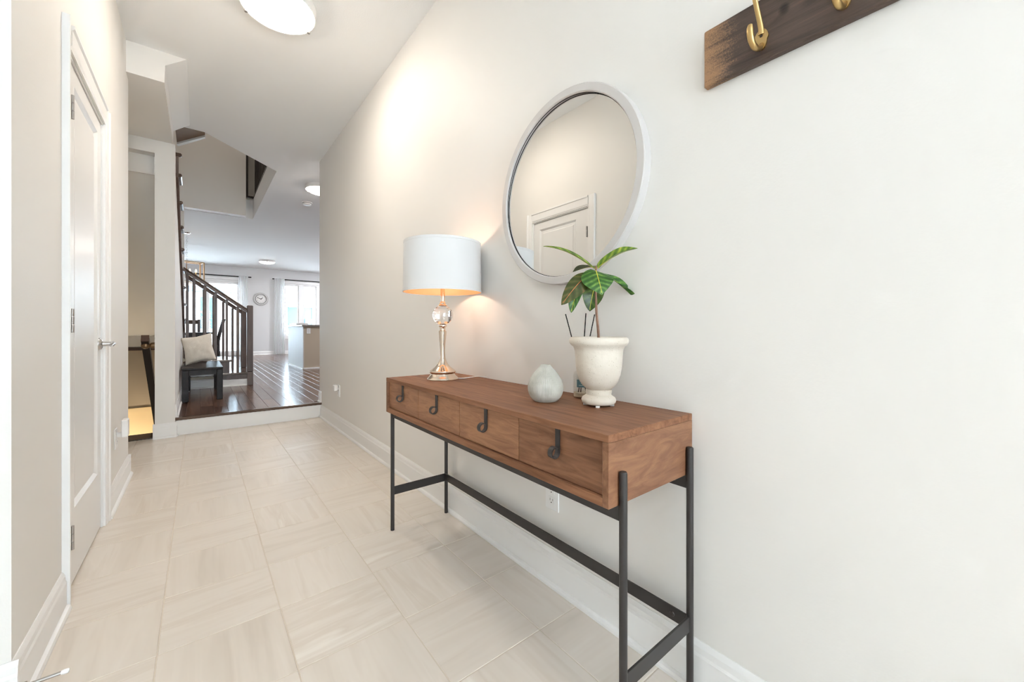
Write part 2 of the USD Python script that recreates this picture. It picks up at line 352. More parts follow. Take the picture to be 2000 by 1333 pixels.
# bulkhead over the stair opening and header
struct('bulkhead', prism([(-1.25, 2.709), (-0.189, 2.709), (-0.185, 2.829), (-0.069, 2.9199), (-1.25, 2.9199)], 'y', 3.643, 4.80), 'paint', 'boxed bulkhead hanging below the ceiling beside the stairs', 'bulkhead')
struct('stair_header', [box(-1.25, -0.315, 4.80, 4.92, 2.59, 2.709), box(-1.25, -0.315, 4.905, 4.92, 2.42, 2.59)], 'paint', 'short header above the opening to the basement stairs', 'header')
# stair knee wall ("pillar"): its top follows the flight
r_, g_, z0_, y0_ = 0.193, 0.277, 0.946, 7.434
sl = r_ / g_
def under_line(y, dz=0.045): return z0_ + (y0_ - g_ - y) * sl - dz
pil = [(4.80, 0.0), (7.05, 0.0), (7.05, under_line(7.05)), (4.92, under_line(4.92)), (4.92, 2.709), (4.80, 2.709)]
struct('wall_stair', prism(pil, 'x', -0.315, -0.175), 'paint', 'narrow wall end beside the step, carrying the stairs')
struct('stair_soffit', prism([(4.92, 2.43), (7.1, 0.90), (7.1, 0.765), (7.22, 0.765), (7.22, 0.86), (7.15, 0.905), (4.92, 2.46)], 'x', -1.25, -0.315), 'paint', 'sloped plaster soffit under the upper stairs', 'soffit')

# ------------------------------------------------------------------ tile floor
fl = thing('floor', 'beige porcelain tile floor of the entry hall', 'floor', kind='structure')
obj('grout_bed', [box(-1.38, XR, -3.2, YS, -0.05, -0.0015)], 'grout', fl)
px, py = 0.329, 0.3252
jx = [-1.088 + px * k for k in range(8)]
jx = [-1.38] + [x for x in jx if x > -1.37 and x < XR - 0.01] + [XR]
jy = [1.293 + py * k for k in range(-14, 12)]
jy = [y for y in jy if -3.2 < y < YS - 0.02] + [YS]
jy = [-3.2] + jy
hg = 0.0016
for i in range(len(jx) - 1):
    for j in range(len(jy) - 1):
        x0, x1, y0, y1 = jx[i], jx[i + 1], jy[j], jy[j + 1]
        if x1 < XL - 0.02 and y0 > 1.606 and y1 < 3.75: continue
        ix = round((x0 + x1 - 2 * 0.0635) / 2 / px + 100) if True else 0
        iy = round(((y0 + y1) / 2 - 1.4556) / py + 100)
        obj('tile', topbevel(x0 + hg, x1 - hg, y0 + hg, y1 - hg, -0.012, 0.0, 0.0012), 'tile_vein_x' if (ix + iy) % 2 == 1 else 'tile_vein_y', fl)
# ------------------------------------------------------------------ hardwood floor
hw = thing('floor', 'glossy dark brown hardwood floor one step up', 'floor', kind='structure')
obj('subfloor', [box(-0.315, 5.0, YS, YW, 0.0, ZF - 0.012), box(-3.0, -0.315, 8.22, YW, 0.0, ZF - 0.012)], 'hardwood', hw)
obj('nosing', prism([(YS - 0.028, ZF - 0.014), (YS - 0.024, ZF - 0.004), (YS - 0.014, ZF + 0.001), (YS + 0.03, ZF + 0.001), (YS + 0.03, ZF - 0.012), (YS, ZF - 0.012), (YS, ZF - 0.022), (YS - 0.022, ZF - 0.024)], 'x', -0.180, XR + 0.002), 'tread_wood', hw, label='rounded wooden step nosing')
pw = 0.1135
wide = []
for k in range(-2, 24):
    x0 = -0.104 + pw * k; x1 = x0 + pw
    lo, hi = (YS + 0.03 if x0 > -0.2 else 8.24), YW
    if x1 > 1.09: lo = 4.95
    x0c = max(x0, -0.172) if lo < 6 else x0
    y = lo - random.uniform(0.1, 1.2)
    while y < hi:
        L = random.choice([0.9, 1.2, 1.5, 1.7]); ya, yb = max(y, lo), min(y + L, hi); y += L
        if yb - ya < 0.05: continue
        if x0 > 2.25 and yb < 11: continue
        obj('plank', topbevel(x0c + 0.0008, x1 - 0.0008, ya + 0.0006, yb - 0.0006, ZF - 0.0115, ZF, 0.0016), 'hardwood', hw)
# step riser
struct('trim_1', box(-0.175, XR, YS - 0.012, YS - 0.0005, 0.0, ZF - 0.022), 'trim_white', 'white riser board of the single step to the hardwood floor', 'trim')

# ------------------------------------------------------------------ baseboards
def bb_profile(h=0.138, t=0.013, shoe=True):
    p = [(0, 0), (t + (0.012 if shoe else 0), 0)]
    if shoe: p += [(t + 0.012, 0.008), (t + 0.009, 0.015), (t + 0.003, 0.019), (t, 0.020)]
    p += [(t, h - 0.038), (t - 0.003, h - 0.030), (t - 0.004, h - 0.014), (t - 0.008, h - 0.004), (t - 0.010, h), (0, h)]
    return p
def baseboard(name, axis, at, side, a0, a1, z=0.0, label='', h=0.138):
    pts = [(at + side * u, z + v) for u, v in bb_profile(h)]
    return struct(name, prism(pts, axis, a0, a1), 'trim_white', label, 'baseboard')
baseboard('baseboard_right', 'y', XR, -1, -3.2, YS - 0.012, label='white baseboard along the right hall wall behind the console')
baseboard('baseboard_left', 'y', XL, 1, 1.606, 2.08, label='short white baseboard left of the closet door, near the camera')
baseboard('baseboard_left', 'y', XL, 1, 2.925, 3.75, label='short white baseboard beyond the closet door')
baseboard('baseboard_left', 'x', 1.606, -1, -1.38, XL + 0.013, label='white baseboard on the near wall face at the far left edge')
baseboard('baseboard_left', 'x', 3.75, 1, -1.25, XL + 0.013, label='white baseboard behind the left wall corner')
baseboard('baseboard_stair', 'x', 4.80, -1, -0.328, -0.162, label='white baseboard across the narrow wall end', h=0.135)
baseboard('baseboard_stair', 'y', -0.175, 1, 4.80, YS - 0.028, label='white baseboard return on the narrow wall end', h=0.135)
baseboard('baseboard_stair', 'y', -0.175, 1, YS + 0.0, 6.98, z=ZF, label='white baseboard of the stair wall behind the dark bench', h=0.12)
baseboard('baseboard_right', 'y', XR, -1, YS - 0.02, 4.93, z=ZF, label='tiny white baseboard block at the end of the hall wall on the step', h=0.125)
baseboard('baseboard_far', 'x', YW, -1, 1.06, 2.16, z=ZF, label='white baseboard below the wall clock', h=0.115)
baseboard('baseboard_far', 'x', YW, -1, 2.16, 5.0, z=ZF, label='white baseboard below the kitchen window', h=0.115)

# ------------------------------------------------------------------ closet door (door_1)
d1 = thing('door_1', 'white single panel closet door in the left hall wall', 'door', kind='structure')
def casing(x0):
    """stepped casing: outer lip, flat, inner bevel; mitred look kept simple"""
    parts = []
    def vert(ya, yb, flip):
        prof = [(0, 0), (0.020, 0), (0.020, 0.012), (0.014, 0.018), (0.013, 0.055), (0.009, 0.062), (0.009, 0.072), (0, 0.072)]
        pts = [(x0 + u, (ya + v) if not flip else (yb - v)) for u, v in prof]
        return prism(pts, 'z', 0.0, 2.123)
    parts.append(vert(2.083, 2.155, False)); parts.append(vert(2.85, 2.922, True))
    hp = [(0, 0), (0.020, 0), (0.020, -0.012), (0.014, -0.018), (0.013, -0.072), (0.009, -0.080), (0.009, -0.086), (0, -0.086)]
    parts.append(prism([(x0 + u, 2.123 + v) for u, v in hp], 'y', 2.155, 2.85))
    return parts
obj('casing', casing(XL), 'trim_white', d1)
obj('jamb', [box(XL - 0.05, XL, 2.155, 2.164, 0, 2.037), box(XL - 0.05, XL, 2.841, 2.85, 0, 2.037), box(XL - 0.05, XL, 2.164, 2.841, 2.028, 2.037)], 'trim_white', d1)
slab = box(-0.43, -0.388, 2.167, 2.838, 0.008, 2.025)
rec = to_tm(m3.Manifold.hull_points(np.array([(-0.387, y, z) for y in (2.30, 2.762) for z in (0.288, 1.960)] + [(-0.40, y, z) for y in (2.316, 2.746) for z in (0.304, 1.944)])))
obj('slab', cut(slab, rec), 'door_white', d1)
pn = to_tm(m3.Manifold.hull_points(np.array([(-0.402, y, z) for y in (2.332, 2.730) for z in (0.32, 1.928)] + [(-0.394, y, z) for y in (2.345, 2.717) for z in (0.333, 1.915)])))
obj('panel', pn, 'door_white', d1)
for zc in (1.825, 1.03, 0.222):
    hgm = [box(-0.389, -0.371, 2.163, 2.167, zc - 0.045, zc + 0.045)]
    for q in range(3): hgm.append(cyl((-0.3695, 2.165, zc - 0.044 + q * 0.030), (-0.3695, 2.165, zc - 0.016 + q * 0.030), 0.0055, 12))
    obj('hinge', hgm, 'steel_dark', d1, smooth=40)
hd = obj('handle', [xf(lathe([(0, 0), (0.031, 0), (0.031, 0.004), (0.026, 0.010), (0.013, 0.014), (0.011, 0.045), (0.014, 0.052), (0.0, 0.056)], 28), [(90, Y_)], (-0.388, 2.795, 0.925)),
    tube([(-0.338, 2.795, 0.925), (-0.336, 2.775, 0.926), (-0.334, 2.73, 0.924), (-0.334, 2.70, 0.918)], [0.010, 0.010, 0.0085, 0.006], 12)], 'chrome', d1, smooth=40, label='chrome lever handle')
# spring door stop on the left baseboard
ds = thing('door_stop', 'metal rod door stop with white rubber tip on the left baseboard', 'door stop', (XL + 0.013, 1.634, 0.045))
obj('rod', [tube([(0, 0, 0), (0.070, 0, 0)], 0.0045, 10), tube([(0, 0, 0), (0.006, 0, 0)], 0.010, 12)], 'steel_dark', ds, smooth=40)
obj('tip', lathe([(0, 0), (0.0055, 0), (0.0065, 0.004), (0.0065, 0.013), (0.004, 0.016), (0, 0.016)], 14).apply_transform(trimesh.transformations.rotation_matrix(PI / 2, Y_)).apply_translation((0.068, 0, 0)), 'door_stop_tip', ds, smooth=40)

# ------------------------------------------------------------------ glazed front door behind the camera (door_2)
d2 = thing('door_2', 'glazed front door with sidelight behind the camera', 'door', kind='structure')
obj('frame', [box(-0.40, -0.35, -3.31, -3.21, 0, 2.3), box(0.65, 0.70, -3.31, -3.21, 0, 2.3), box(-0.35, 0.65, -3.31, -3.21, 2.25, 2.3)], 'trim_white', d2)
obj('slab', cut(box(-0.345, 0.645, -3.285, -3.24, 0.01, 2.245), box(-0.30, 0.60, -4, -3, 0.30, 2.20)), 'door_white', d2)
obj('pane', box(-0.30, 0.60, -3.267, -3.257, 0.30, 2.20), 'pane', d2)

# ------------------------------------------------------------------ stairs
st = thing('staircase', 'dark wood staircase turning up from the hardwood floor', 'staircase')
# lower flight: three steps rising towards -x, between y = 7.0 and 7.9
steps = [(0.600, 0.36), (0.345, 0.553)]
for k, (xr, zt) in enumerate(steps):
    x_left = -0.17
    obj('tread', box(x_left, xr + 0.025, 6.97, 7.93, zt - 0.030, zt, 0.006), 'tread_wood', st)
    zb = ZF if k == 0 else steps[k - 1][1]
    obj('riser', box(xr - 0.018, xr, 7.0, 7.9, zb, zt - 0.030), 'stair_wood', st)
obj('riser', box(0.072, 0.09, 7.0, 7.9, 0.553, 0.716), 'stair_wood', st)
obj('tread', box(-0.17, 0.115, 6.97, 7.93, 0.716, 0.746, 0.006), 'tread_wood', st)
obj('landing', box(-1.242, -0.178, 7.455, 8.03, 0.70, 0.746), 'tread_wood', st)
strg = [(0.600, ZF + 0.10), (0.600, 0.33), (0.325, 0.33), (0.325, 0.523), (0.07, 0.523), (0.07, 0.716), (-0.17, 0.716), (-0.17, 0.60), (0.20, 0.285), (0.30, ZF + 0.10)]
obj('stringer', prism(strg, 'y', 6.985, 7.0), 'stair_wood', st); obj('stringer', prism(strg, 'y', 7.9, 7.915), 'stair_wood', st)
obj('skirt_panel', [prism([(-0.17, ZF), (0.58, ZF), (0.58, 0.265), (0.325, 0.30), (0.2, 0.36), (-0.17, 0.69)], 'y', 7.0, 7.02)], 'beige_drywall', st, label='beige drywall under the lower steps')
obj('skirting', [prism([(7.0 - u, ZF + v) for u, v in bb_profile(0.125)], 'x', -0.16, 0.58)], 'trim_white', st, label='white skirting under the lower steps')
# upper flight towards the camera
for k in range(10):
    y, z = y0_ - g_ * k, z0_ + r_ * k
    ye = max(y - g_ + 0.0, 4.93)
    obj('tread', box(-1.242, -0.130, ye, y + 0.020, z - 0.034, z, 0.008), 'tread_wood', st)
    obj('riser', box(-1.242, -0.1755, y - 0.018, y, z - r_, z - 0.034), 'stair_wood', st)
saw = []
for k in range(10):
    y, z = y0_ - g_ * k, z0_ + r_ * k
    saw += [(y, z - r_ - 0.034), (y, z - 0.034)]
saw += [(4.935, saw[-1][1]), (4.935, under_line(4.935, 0.05)), (7.08, under_line(7.08, 0.05)), (7.08, 0.78), (7.434, 0.72)]
obj('stringer', prism(saw, 'x', -0.1745, -0.154), 'stair_wood', st)
obj('winder_tread', prism([(-0.186, 5.50), (0.046, 5.115), (0.046, 4.90), (-0.186, 4.90)], 'z', 2.985, 3.02), 'underside_wood', st)
obj('winder_trim', prism([(-0.186, 5.54), (-0.176, 5.56), (0.052, 5.15), (0.046, 5.115), (-0.186, 5.50)], 'z', 2.965, 3.02), 'trim_white', st)
# basement flight
sb = thing('staircase', 'basement staircase descending behind the narrow wall end', 'staircase')
for k in range(9):
    y, z = 4.86 + 0.255 * k, -0.19 * k
    obj('tread', box(-1.242, -0.335, YS if k == 0 else y - 0.02, y + 0.26, z - 0.035, z, 0.006), 'tread_wood', sb)
    if k: obj('riser', box(-1.242, -0.335, y, y + 0.018, z, z + 0.155), 'trim_white', sb)
bl = thing('basement_light', 'small globe wall light low in the basement stairwell', 'lamp', (-1.25, 7.35, -1.15))
obj('base', box(0, 0.02, -0.04, 0.04, -0.04, 0.04, 0.003), 'chrome', bl)
obj('globe', trimesh.creation.icosphere(3, 0.06).apply_translation((0.08, 0, 0)), 'basement_globe', bl, smooth=True)
struct('trim_2', box(-1.25, -0.33, YS - 0.014, YS - 0.001, -0.05, 0.006), 'espresso', 'dark wooden edge strip where the basement stairs start', 'trim')
struct('wall_basement_end', box(-1.25, -0.32, 8.04, 8.084, -2.7, 0.69), 'taupe_wall', 'dark taupe wall at the bottom of the basement stairs')
struct('trim_3', [box(-1.25, -0.32, 8.025, 8.039, -1.6, -0.24), box(-1.25, -0.32, 8.015, 8.039, -0.24, -0.175)], 'cream_trim', 'cream skirt board at the back of the basement stairs', 'trim')
struct('wall_basement', box(-0.315, -0.185, 4.93, 8.1, -2.7, -0.01), 'taupe_wall', 'side wall of the basement stairs below the floor')
# railings of the lower flight
def railing(yc, xs, name_label, xnew, zn0):
    rl = thing('stair_railing', name_label, 'railing')
    sl_ = (1.80 - 1.285) / (0.554 + 0.17)
    zt = lambda x: 1.30 + (0.554 - x) * (1.842 - 1.30) / 0.713
    obj('newel_post', [box(xnew - 0.038, xnew + 0.038, yc - 0.038, yc + 0.038, zn0, 1.345, 0.008)], 'stair_wood', rl)
    prof = [(-0.030, -0.062), (0.030, -0.062), (0.030, -0.030), (0.024, -0.024), (0.030, -0.012), (0.026, 0.0), (-0.026, 0.0), (-0.030, -0.012), (-0.024, -0.024), (-0.030, -0.030)]
    a = prism([(yc + u, v) for u, v in prof], 'x', 0, 1)
    v = np.array(a.vertices); x = xnew - 0.038 + (-0.165 - xnew + 0.038) * v[:, 0]
    v = np.c_[x, v[:, 1], v[:, 2] + zt(x)]
    t = trimesh.Trimesh(v, a.faces, process=False)
    if t.volume < 0: t.invert()
    obj('handrail', t, 'stair_wood', rl, smooth=30)
    for xb in xs:
        zb = 0.36 if xb > 0.37 else 0.553 if xb > 0.115 else 0.746
        obj('baluster', box(xb - 0.016, xb + 0.016, yc - 0.016, yc + 0.016, zb, zt(xb) - 0.06, 0.002), 'stair_wood', rl)
    return rl
railing(7.03, [0.442, 0.313, 0.185, 0.063, -0.058, -0.128], 'near dark wooden stair railing, its newel post in front', 0.592, 0.36)
railing(7.87, [0.428, 0.302, 0.18, 0.06, -0.06], 'far dark wooden stair railing, behind the nearer one', 0.575, 0.36)
obj('newel_foot', box(0.555, 0.629, 6.965, 6.985, ZF, 0.36, 0.003), 'stair_wood', st)
# upstairs railing along the opening
ur = thing('stair_railing', 'dark upstairs railing along the ceiling opening', 'railing')
obj('shoe_plate', [box(0.735, 0.785, 5.6, 8.1, ZU, ZU + 0.03), box(0.63, 0.735, 8.1, 8.15, ZU, ZU + 0.03)], 'espresso', ur)
obj('handrail', box(0.73, 0.79, 5.6, 8.1, 4.14, 4.20, 0.01), 'stair_wood', ur)
for k in range(22): obj('baluster', box(0.745, 0.777, 5.65 + 0.112 * k, 5.682 + 0.112 * k, ZU + 0.03, 4.14), 'espresso', ur)
obj('newel_post', box(0.622, 0.658, 8.1, 8.15, ZU + 0.03, 4.30, 0.003), 'espresso', ur)

# basement handrail on the narrow wall
hr = thing('handrail', 'dark brown wall handrail descending to the basement', 'handrail')
a0, a1 = np.array([-0.385, 4.87, 0.915]), np.array([-0.385, 6.75, -0.52])
d = (a1 - a0) / np.linalg.norm(a1 - a0)
up = np.cross([1.0, 0, 0], d); up = up if up[2] > 0 else -up
def railbar(p0, p1, w, h_):
    pts = []
    for p in (p0, p1):
        for su in (-1, 1):
            for sv in (-1, 1): pts.append(p + np.array([1.0, 0, 0]) * su * w + up * sv * h_)
    return to_tm(m3.Manifold.hull_points(np.array(pts)))
obj('rail', railbar(a0 + d * 0.012, a1, 0.026, 0.032), 'espresso', hr)
obj('end_cap', railbar(a0, a0 + d * 0.012, 0.027, 0.033), 'stair_wood', hr, label='lighter brown end grain of the rail')
bk = np.array([-0.385, 4.95, 0.862]) - up * 0.02
obj('bracket', [trimesh.creation.icosphere(3, 0.032).apply_translation(bk + np.array([0.0, -0.02, -0.0])), xf(lathe([(0, 0), (0.018, 0), (0.022, 0.006), (0.016, 0.012), (0.024, 0.020), (0.016, 0.028), (0.026, 0.036), (0.028, 0.066), (0, 0.066)], 24), [(90, Y_)], bk + np.array([0.004, -0.02, 0]))], 'bronze', hr, smooth=40)

# ------------------------------------------------------------------ windows at the back
w1 = thing('window_1', 'bright sliding patio door behind the stair railing', 'window', kind='structure')
def frame(x0, x1, z0, z1, t, y0, y1): return [box(x0, x0 + t, y0, y1, z0, z1), box(x1 - t, x1, y0, y1, z0, z1), box(x0 + t, x1 - t, y0, y1, z1 - t, z1), box(x0 + t, x1 - t, y0, y1, z0, z0 + t)]
obj('frame', frame(-1.45, 1.06, 0.19, 2.50, 0.06, YW + 0.02, YW + 0.12), 'trim_white', w1)
obj('casing', frame(-1.53, 1.14, 0.18, 2.58, 0.08, YW - 0.018, YW), 'trim_white', w1)
for xa, xb, yy in ((-1.39, -0.56, 0.05), (-0.60, 0.235, 0.08), (0.165, 1.0, 0.05)):
    sash = obj('sash', frame(xa, xb, 0.25, 2.44, 0.065, YW + yy, YW + yy + 0.03), 'trim_white', w1)
    obj('pane', box(xa + 0.065, xb - 0.065, YW + yy + 0.012, YW + yy + 0.018, 0.315, 2.375), 'pane', sash)
w2 = thing('window_2', 'white double casement window above the kitchen island', 'window', kind='structure')
obj('frame', frame(2.16, 3.62, 0.75, 2.50, 0.045, YW + 0.02, YW + 0.12) + [box(2.63, 2.765, YW + 0.0, YW + 0.12, 0.795, 2.455), box(3.17, 3.29, YW + 0.0, YW + 0.12, 0.795, 2.455)], 'trim_white', w2)
obj('casing', frame(2.08, 3.70, 0.67, 2.58, 0.08, YW - 0.018, YW), 'trim_white', w2)
for xa, xb in ((2.205, 2.63), (2.765, 3.17), (3.29, 3.575)):
    sash = obj('sash', frame(xa, xb, 0.795, 2.455, 0.03, YW + 0.05, YW + 0.09), 'trim_white', w2)
    obj('pane', box(xa + 0.03, xb - 0.03, YW + 0.067, YW + 0.073, 0.825, 2.425), 'pane', sash)

def curtain(x0, x1, ztop, zbot, folds, label):
    n, m = folds * 10 + 1, 14
    u = np.linspace(0, 1, n); yv = YW - 0.128
    vs = []
    for side in (0, 1):
        for i in range(m):
            s = i / (m - 1); z = ztop + (zbot - ztop) * s
            amp = 0.012 + 0.008 * s
            spread = 1 + 0.12 * s
            xc = (x0 + x1) / 2
            xx = xc + (x0 - xc + (x1 - x0) * u) * spread
            yy = yv + amp * np.sin(u * folds * 2 * PI + 0.5 * np.sin(3 * s)) + (0.0016 if side else 0)
            vs.append(np.c_[xx, yy, np.full(n, z)])
    v = np.vstack(vs); f = []
    for side in (0, 1):
        o = side * n * m
        for i in range(m - 1):
            for j in range(n - 1):
                a, b, c, d_ = o + i * n + j, o + i * n + j + 1, o + (i + 1) * n + j + 1, o + (i + 1) * n + j
                f += [(a, b, c), (a, c, d_)] if side else [(a, c, b), (a, d_, c)]
    return obj('curtain', trimesh.Trimesh(v, f, process=False), 'sheer', smooth=True, label=label, cat='curtain', group='sheer white curtains')
curtain(0.955, 1.195, 2.63, ZF + 0.012, 6, 'sheer white curtain left of the wall clock')
curtain(1.90, 2.19, 2.63, ZF + 0.012, 7, 'sheer white curtain right of the wall clock')
def rod(x0, x1, label):
    r = thing('curtain_rod', label, 'curtain rod', group=None)
    obj('pole', tube([(x0, YW - 0.085, 2.612), (x1, YW - 0.085, 2.612)], 0.014, 10), 'curtain_rod', r, smooth=40)
    for x in (x0, x1): obj('finial', tube([(x - 0.03, YW - 0.085, 2.612), (x + 0.03, YW - 0.085, 2.612)], 0.017, 12), 'curtain_rod', r, smooth=40)
    for x in (x0 + 0.06, x1 - 0.06): obj('bracket', box(x - 0.008, x + 0.008, YW - 0.09, YW, 2.590, 2.604), 'curtain_rod', r)
rod(-1.62, 1.25, 'thin black curtain rod above the patio door'); rod(1.88, 3.85, 'thin black curtain rod above the kitchen window')

# wall clock
ck = thing('wall_clock', 'round grey framed clock on the far wall between the windows', 'clock', (1.543, YW, 1.95))
def facing(t): return xf(t, [(90, X_)])     # lathe axis z -> -y
obj('rim', facing(lathe([(0.145, 0.0), (0.205, 0.0), (0.205, 0.018), (0.185, 0.030), (0.165, 0.026), (0.150, 0.034), (0.145, 0.030)], 64)), 'clock_rim', ck, smooth=40)
obj('bezel', facing(lathe([(0.140, 0.012), (0.149, 0.012), (0.149, 0.036), (0.140, 0.036), (0.140, 0.012)], 64)), 'ink', ck, smooth=40)
obj('dial', facing(lathe([(0, 0.0), (0.142, 0.0), (0.142, 0.020), (0, 0.020)], 64)), 'clock_face', ck)
nums = []
for hnum in range(1, 13):
    tm = meshkit.text_mesh(str(hnum), 0.026, 0.001); tm.apply_translation(-tm.bounds.mean(0))
    an = PI / 2 - hnum * PI / 6
    nums.append(xf(tm, [(90, X_)], (0.112 * math.cos(an), -0.0205, 0.112 * math.sin(an))))
obj('numerals', nums, 'ink', ck)
def hand(ang, L, w):
    return xf(box(-w, w, -0.024, -0.0225, -0.02, L), [(ang, Y_)])
obj('minute_hand', hand(-68, 0.108, 0.007), 'ink', ck); obj('hour_hand', hand(52, 0.068, 0.008), 'ink', ck)

# kitchen island / half wall with counter
isl = thing('kitchen_island', 'white and taupe kitchen island with grey countertop at the hall end', 'kitchen island')
obj('base', box(1.70, 3.0, 9.08, 10.80, ZF, 1.045), 'island_taupe', isl)
obj('end_panel', box(1.682, 1.70, 9.08, 10.80, ZF, 1.045), 'island_white', isl, label='white side panel')
obj('countertop', box(1.655, 3.05, 9.04, 11.2, 1.045, 1.082, 0.004), 'counter_grey', isl)
obj('baseboard', [box(1.70, 3.0, 9.065, 9.08, ZF, ZF + 0.025), box(1.67, 1.682, 9.065, 10.8, ZF, ZF + 0.02)], 'trim_white', isl)
def outlet(name, label, loc, rotz, holes=True):
    o = thing(name, label, 'outlet', loc, rotz)          # local: plate in the xz plane facing -y
    obj('plate', box(-0.036, 0.036, -0.006, 0.0, -0.058, 0.058, 0.002), 'plastic_white', o)
    for zc in (-0.02, 0.02):
        so = obj('socket', box(-0.016, 0.016, -0.0085, -0.006, zc - 0.014, zc + 0.014, 0.001), 'plastic_white', o)
        obj('slot', [box(-0.008, -0.0062, -0.0088, -0.0078, zc - 0.002, zc + 0.008), box(0.0062, 0.008, -0.0088, -0.0078, zc - 0.001, zc + 0.007), box(-0.0022, 0.0022, -0.0088, -0.0078, zc - 0.010, zc - 0.006)], 'slot', so)
    return o
outlet('wall_outlet', 'white outlet on the taupe end of the kitchen island', (1.788, 9.08, 0.955), 0)
outlet('wall_outlet', 'white outlet on the wall under the console table', (XR, 1.11, 0.350), -90)
outlet('wall_outlet', 'white outlet near the far end of the right hall wall', (XR, 4.12, 0.385), -90)
outlet('wall_outlet', 'white outlet low on the left wall beyond the closet door', (XL, 3.21, 0.364), 90)
pa = thing('plug_adapter', 'small white plug-in adapter on the right wall outlet near the step', 'adapter', (XR - 0.0088, 4.12, 0.405))
obj('body', box(-0.045, -0.012, -0.030, 0.030, -0.015, 0.040, 0.004), 'plastic_white', pa); obj('prongs', box(-0.012, 0.0, -0.012, 0.012, -0.010, 0.010), 'plastic_white', pa)
pb = thing('plug_adapter', 'square white plug-in adapter sticking out of the left wall outlet', 'adapter', (XL + 0.0088, 3.21, 0.384))
obj('body', box(0.020, 0.048, -0.035, 0.035, -0.012, 0.088, 0.004), 'plastic_white', pb); obj('prongs', tube([(0, 0, 0.0), (0.021, 0, 0.0)], 0.014, 14), 'plastic_white', pb, smooth=40)
# tray on island
tr = thing('serving_tray', 'low white patterned tray on the kitchen island', 'tray', (1.86, 10.55, 1.082))
obj('body', cut(box(-0.12, 0.12, -0.45, 0.45, 0.0, 0.05, 0.004), box(-0.105, 0.105, -0.435, 0.435, 0.012, 0.2)), 'plastic_white', tr)
obj('pattern', [box(-0.121, -0.120, -0.38 + 0.17 * k, -0.30 + 0.17 * k, 0.014, 0.034) for k in range(5)], 'clock_rim', tr)

# ------------------------------------------------------------------ ceiling lights
def ceiling_light(label, loc, first=None, glass='lamp_glass'):
    if first is not None: return dup(first, 'ceiling_light', label, loc)
    t = thing('ceiling_light', label, 'ceiling light', loc, group=None)
    obj('canopy', lathe([(0, -0.028), (0.186, -0.028), (0.187, -0.048), (0.192, -0.050), (0.196, -0.044), (0.199, -0.010), (0.199, 0), (0, 0)], 56), 'plastic_white', t, smooth=40)
    a = np.linspace(0, PI / 2, 14)
    pr = [(0.0, -0.096)] + [(0.185 * math.sin(x), -0.034 - 0.062 * math.cos(x)) for x in a[1:]] + [(0.185, -0.026), (0, -0.026)]
    obj('bowl', lathe(pr, 56), glass, t, smooth=40, label='glowing frosted glass bowl')
    for k in range(3):
        an = k * 2 * PI / 3 + 0.4
        obj('clip', xf(box(0.178, 0.197, -0.008, 0.008, -0.062, -0.040, 0.002), [(math.degrees(an), Z_)]), 'steel_dark', t)
    return t
cl = ceiling_light('glowing bowl ceiling light nearest the camera, over the tiles', (0.365, 2.665, ZC))
ceiling_light('glowing bowl ceiling light half hidden at the end of the right wall', (1.30, 5.80, ZC), cl)
ceiling_light('small glowing bowl ceiling light at the far back of the room', (1.50, 13.0, ZC), cl)
ceiling_light('bowl ceiling light of the entry behind the camera', (-0.1, -1.9, ZC), None, 'lamp_glass_soft')
cb = ceiling_light('bright bowl ceiling light of the kitchen behind the right wall', (3.2, 7.6, ZC), None, 'lamp_glass_bright')
ceiling_light('bowl ceiling light of the upstairs hallway', (0.3, 6.4, 5.65), cl)
ceiling_light('bright bowl ceiling light of the kitchen work area', (3.4, 10.4, ZC), cb)
ceiling_light('bright bowl ceiling light of the kitchen by the window', (3.4, 13.0, ZC), cb)
ceiling_light('bright bowl ceiling light of the dining side of the back room', (-1.9, 12.6, ZC), cb)
sd = thing('smoke_detector', 'round white smoke detector on the ceiling beyond the hall', 'smoke detector', (1.285, 6.63, ZC))
obj('base', lathe([(0, -0.012), (0.070, -0.012), (0.072, 0), (0, 0)], 40), 'plastic_white', sd, smooth=40)
obj('cover', lathe([(0, -0.042), (0.040, -0.042), (0.052, -0.036), (0.058, -0.026), (0.058, -0.016), (0, -0.016)], 40), 'plastic_white', sd, smooth=40)
obj('vent', lathe([(0.050, -0.0165), (0.062, -0.0165), (0.062, -0.012), (0.050, -0.012)], 40), 'slot', sd)

# ------------------------------------------------------------------ console table
ct = thing('console_table', 'brown wood console table with four drawers and black metal legs', 'console table')
TX0, TX1, TY0, TY1, TZ = 0.712, 1.083, 0.552, 1.881, 0.7623
obj('top_panel', box(TX0, TX1, TY0, TY1, 0.7445, TZ, 0.0015), 'mango_long', ct)
obj('bottom_panel', box(TX0, TX1, TY0 + 0.018, TY1 - 0.018, 0.597, 0.618, 0.001), 'mango_long', ct)
obj('side_panel', box(TX0, TX1, TY0, TY0 + 0.018, 0.597, 0.7445, 0.001), 'mango_end', ct); obj('side_panel', box(TX0, TX1, TY1 - 0.018, TY1, 0.597, 0.7445, 0.001), 'mango_end', ct)
obj('back_panel', box(TX1 - 0.012, TX1, TY0 + 0.018, TY1 - 0.018, 0.618, 0.7445), 'mango_long', ct)
bd = [0.5705, 0.878, 1.208, 1.542, 1.8625]
hy = [0.717, 1.040, 1.374, 1.698]
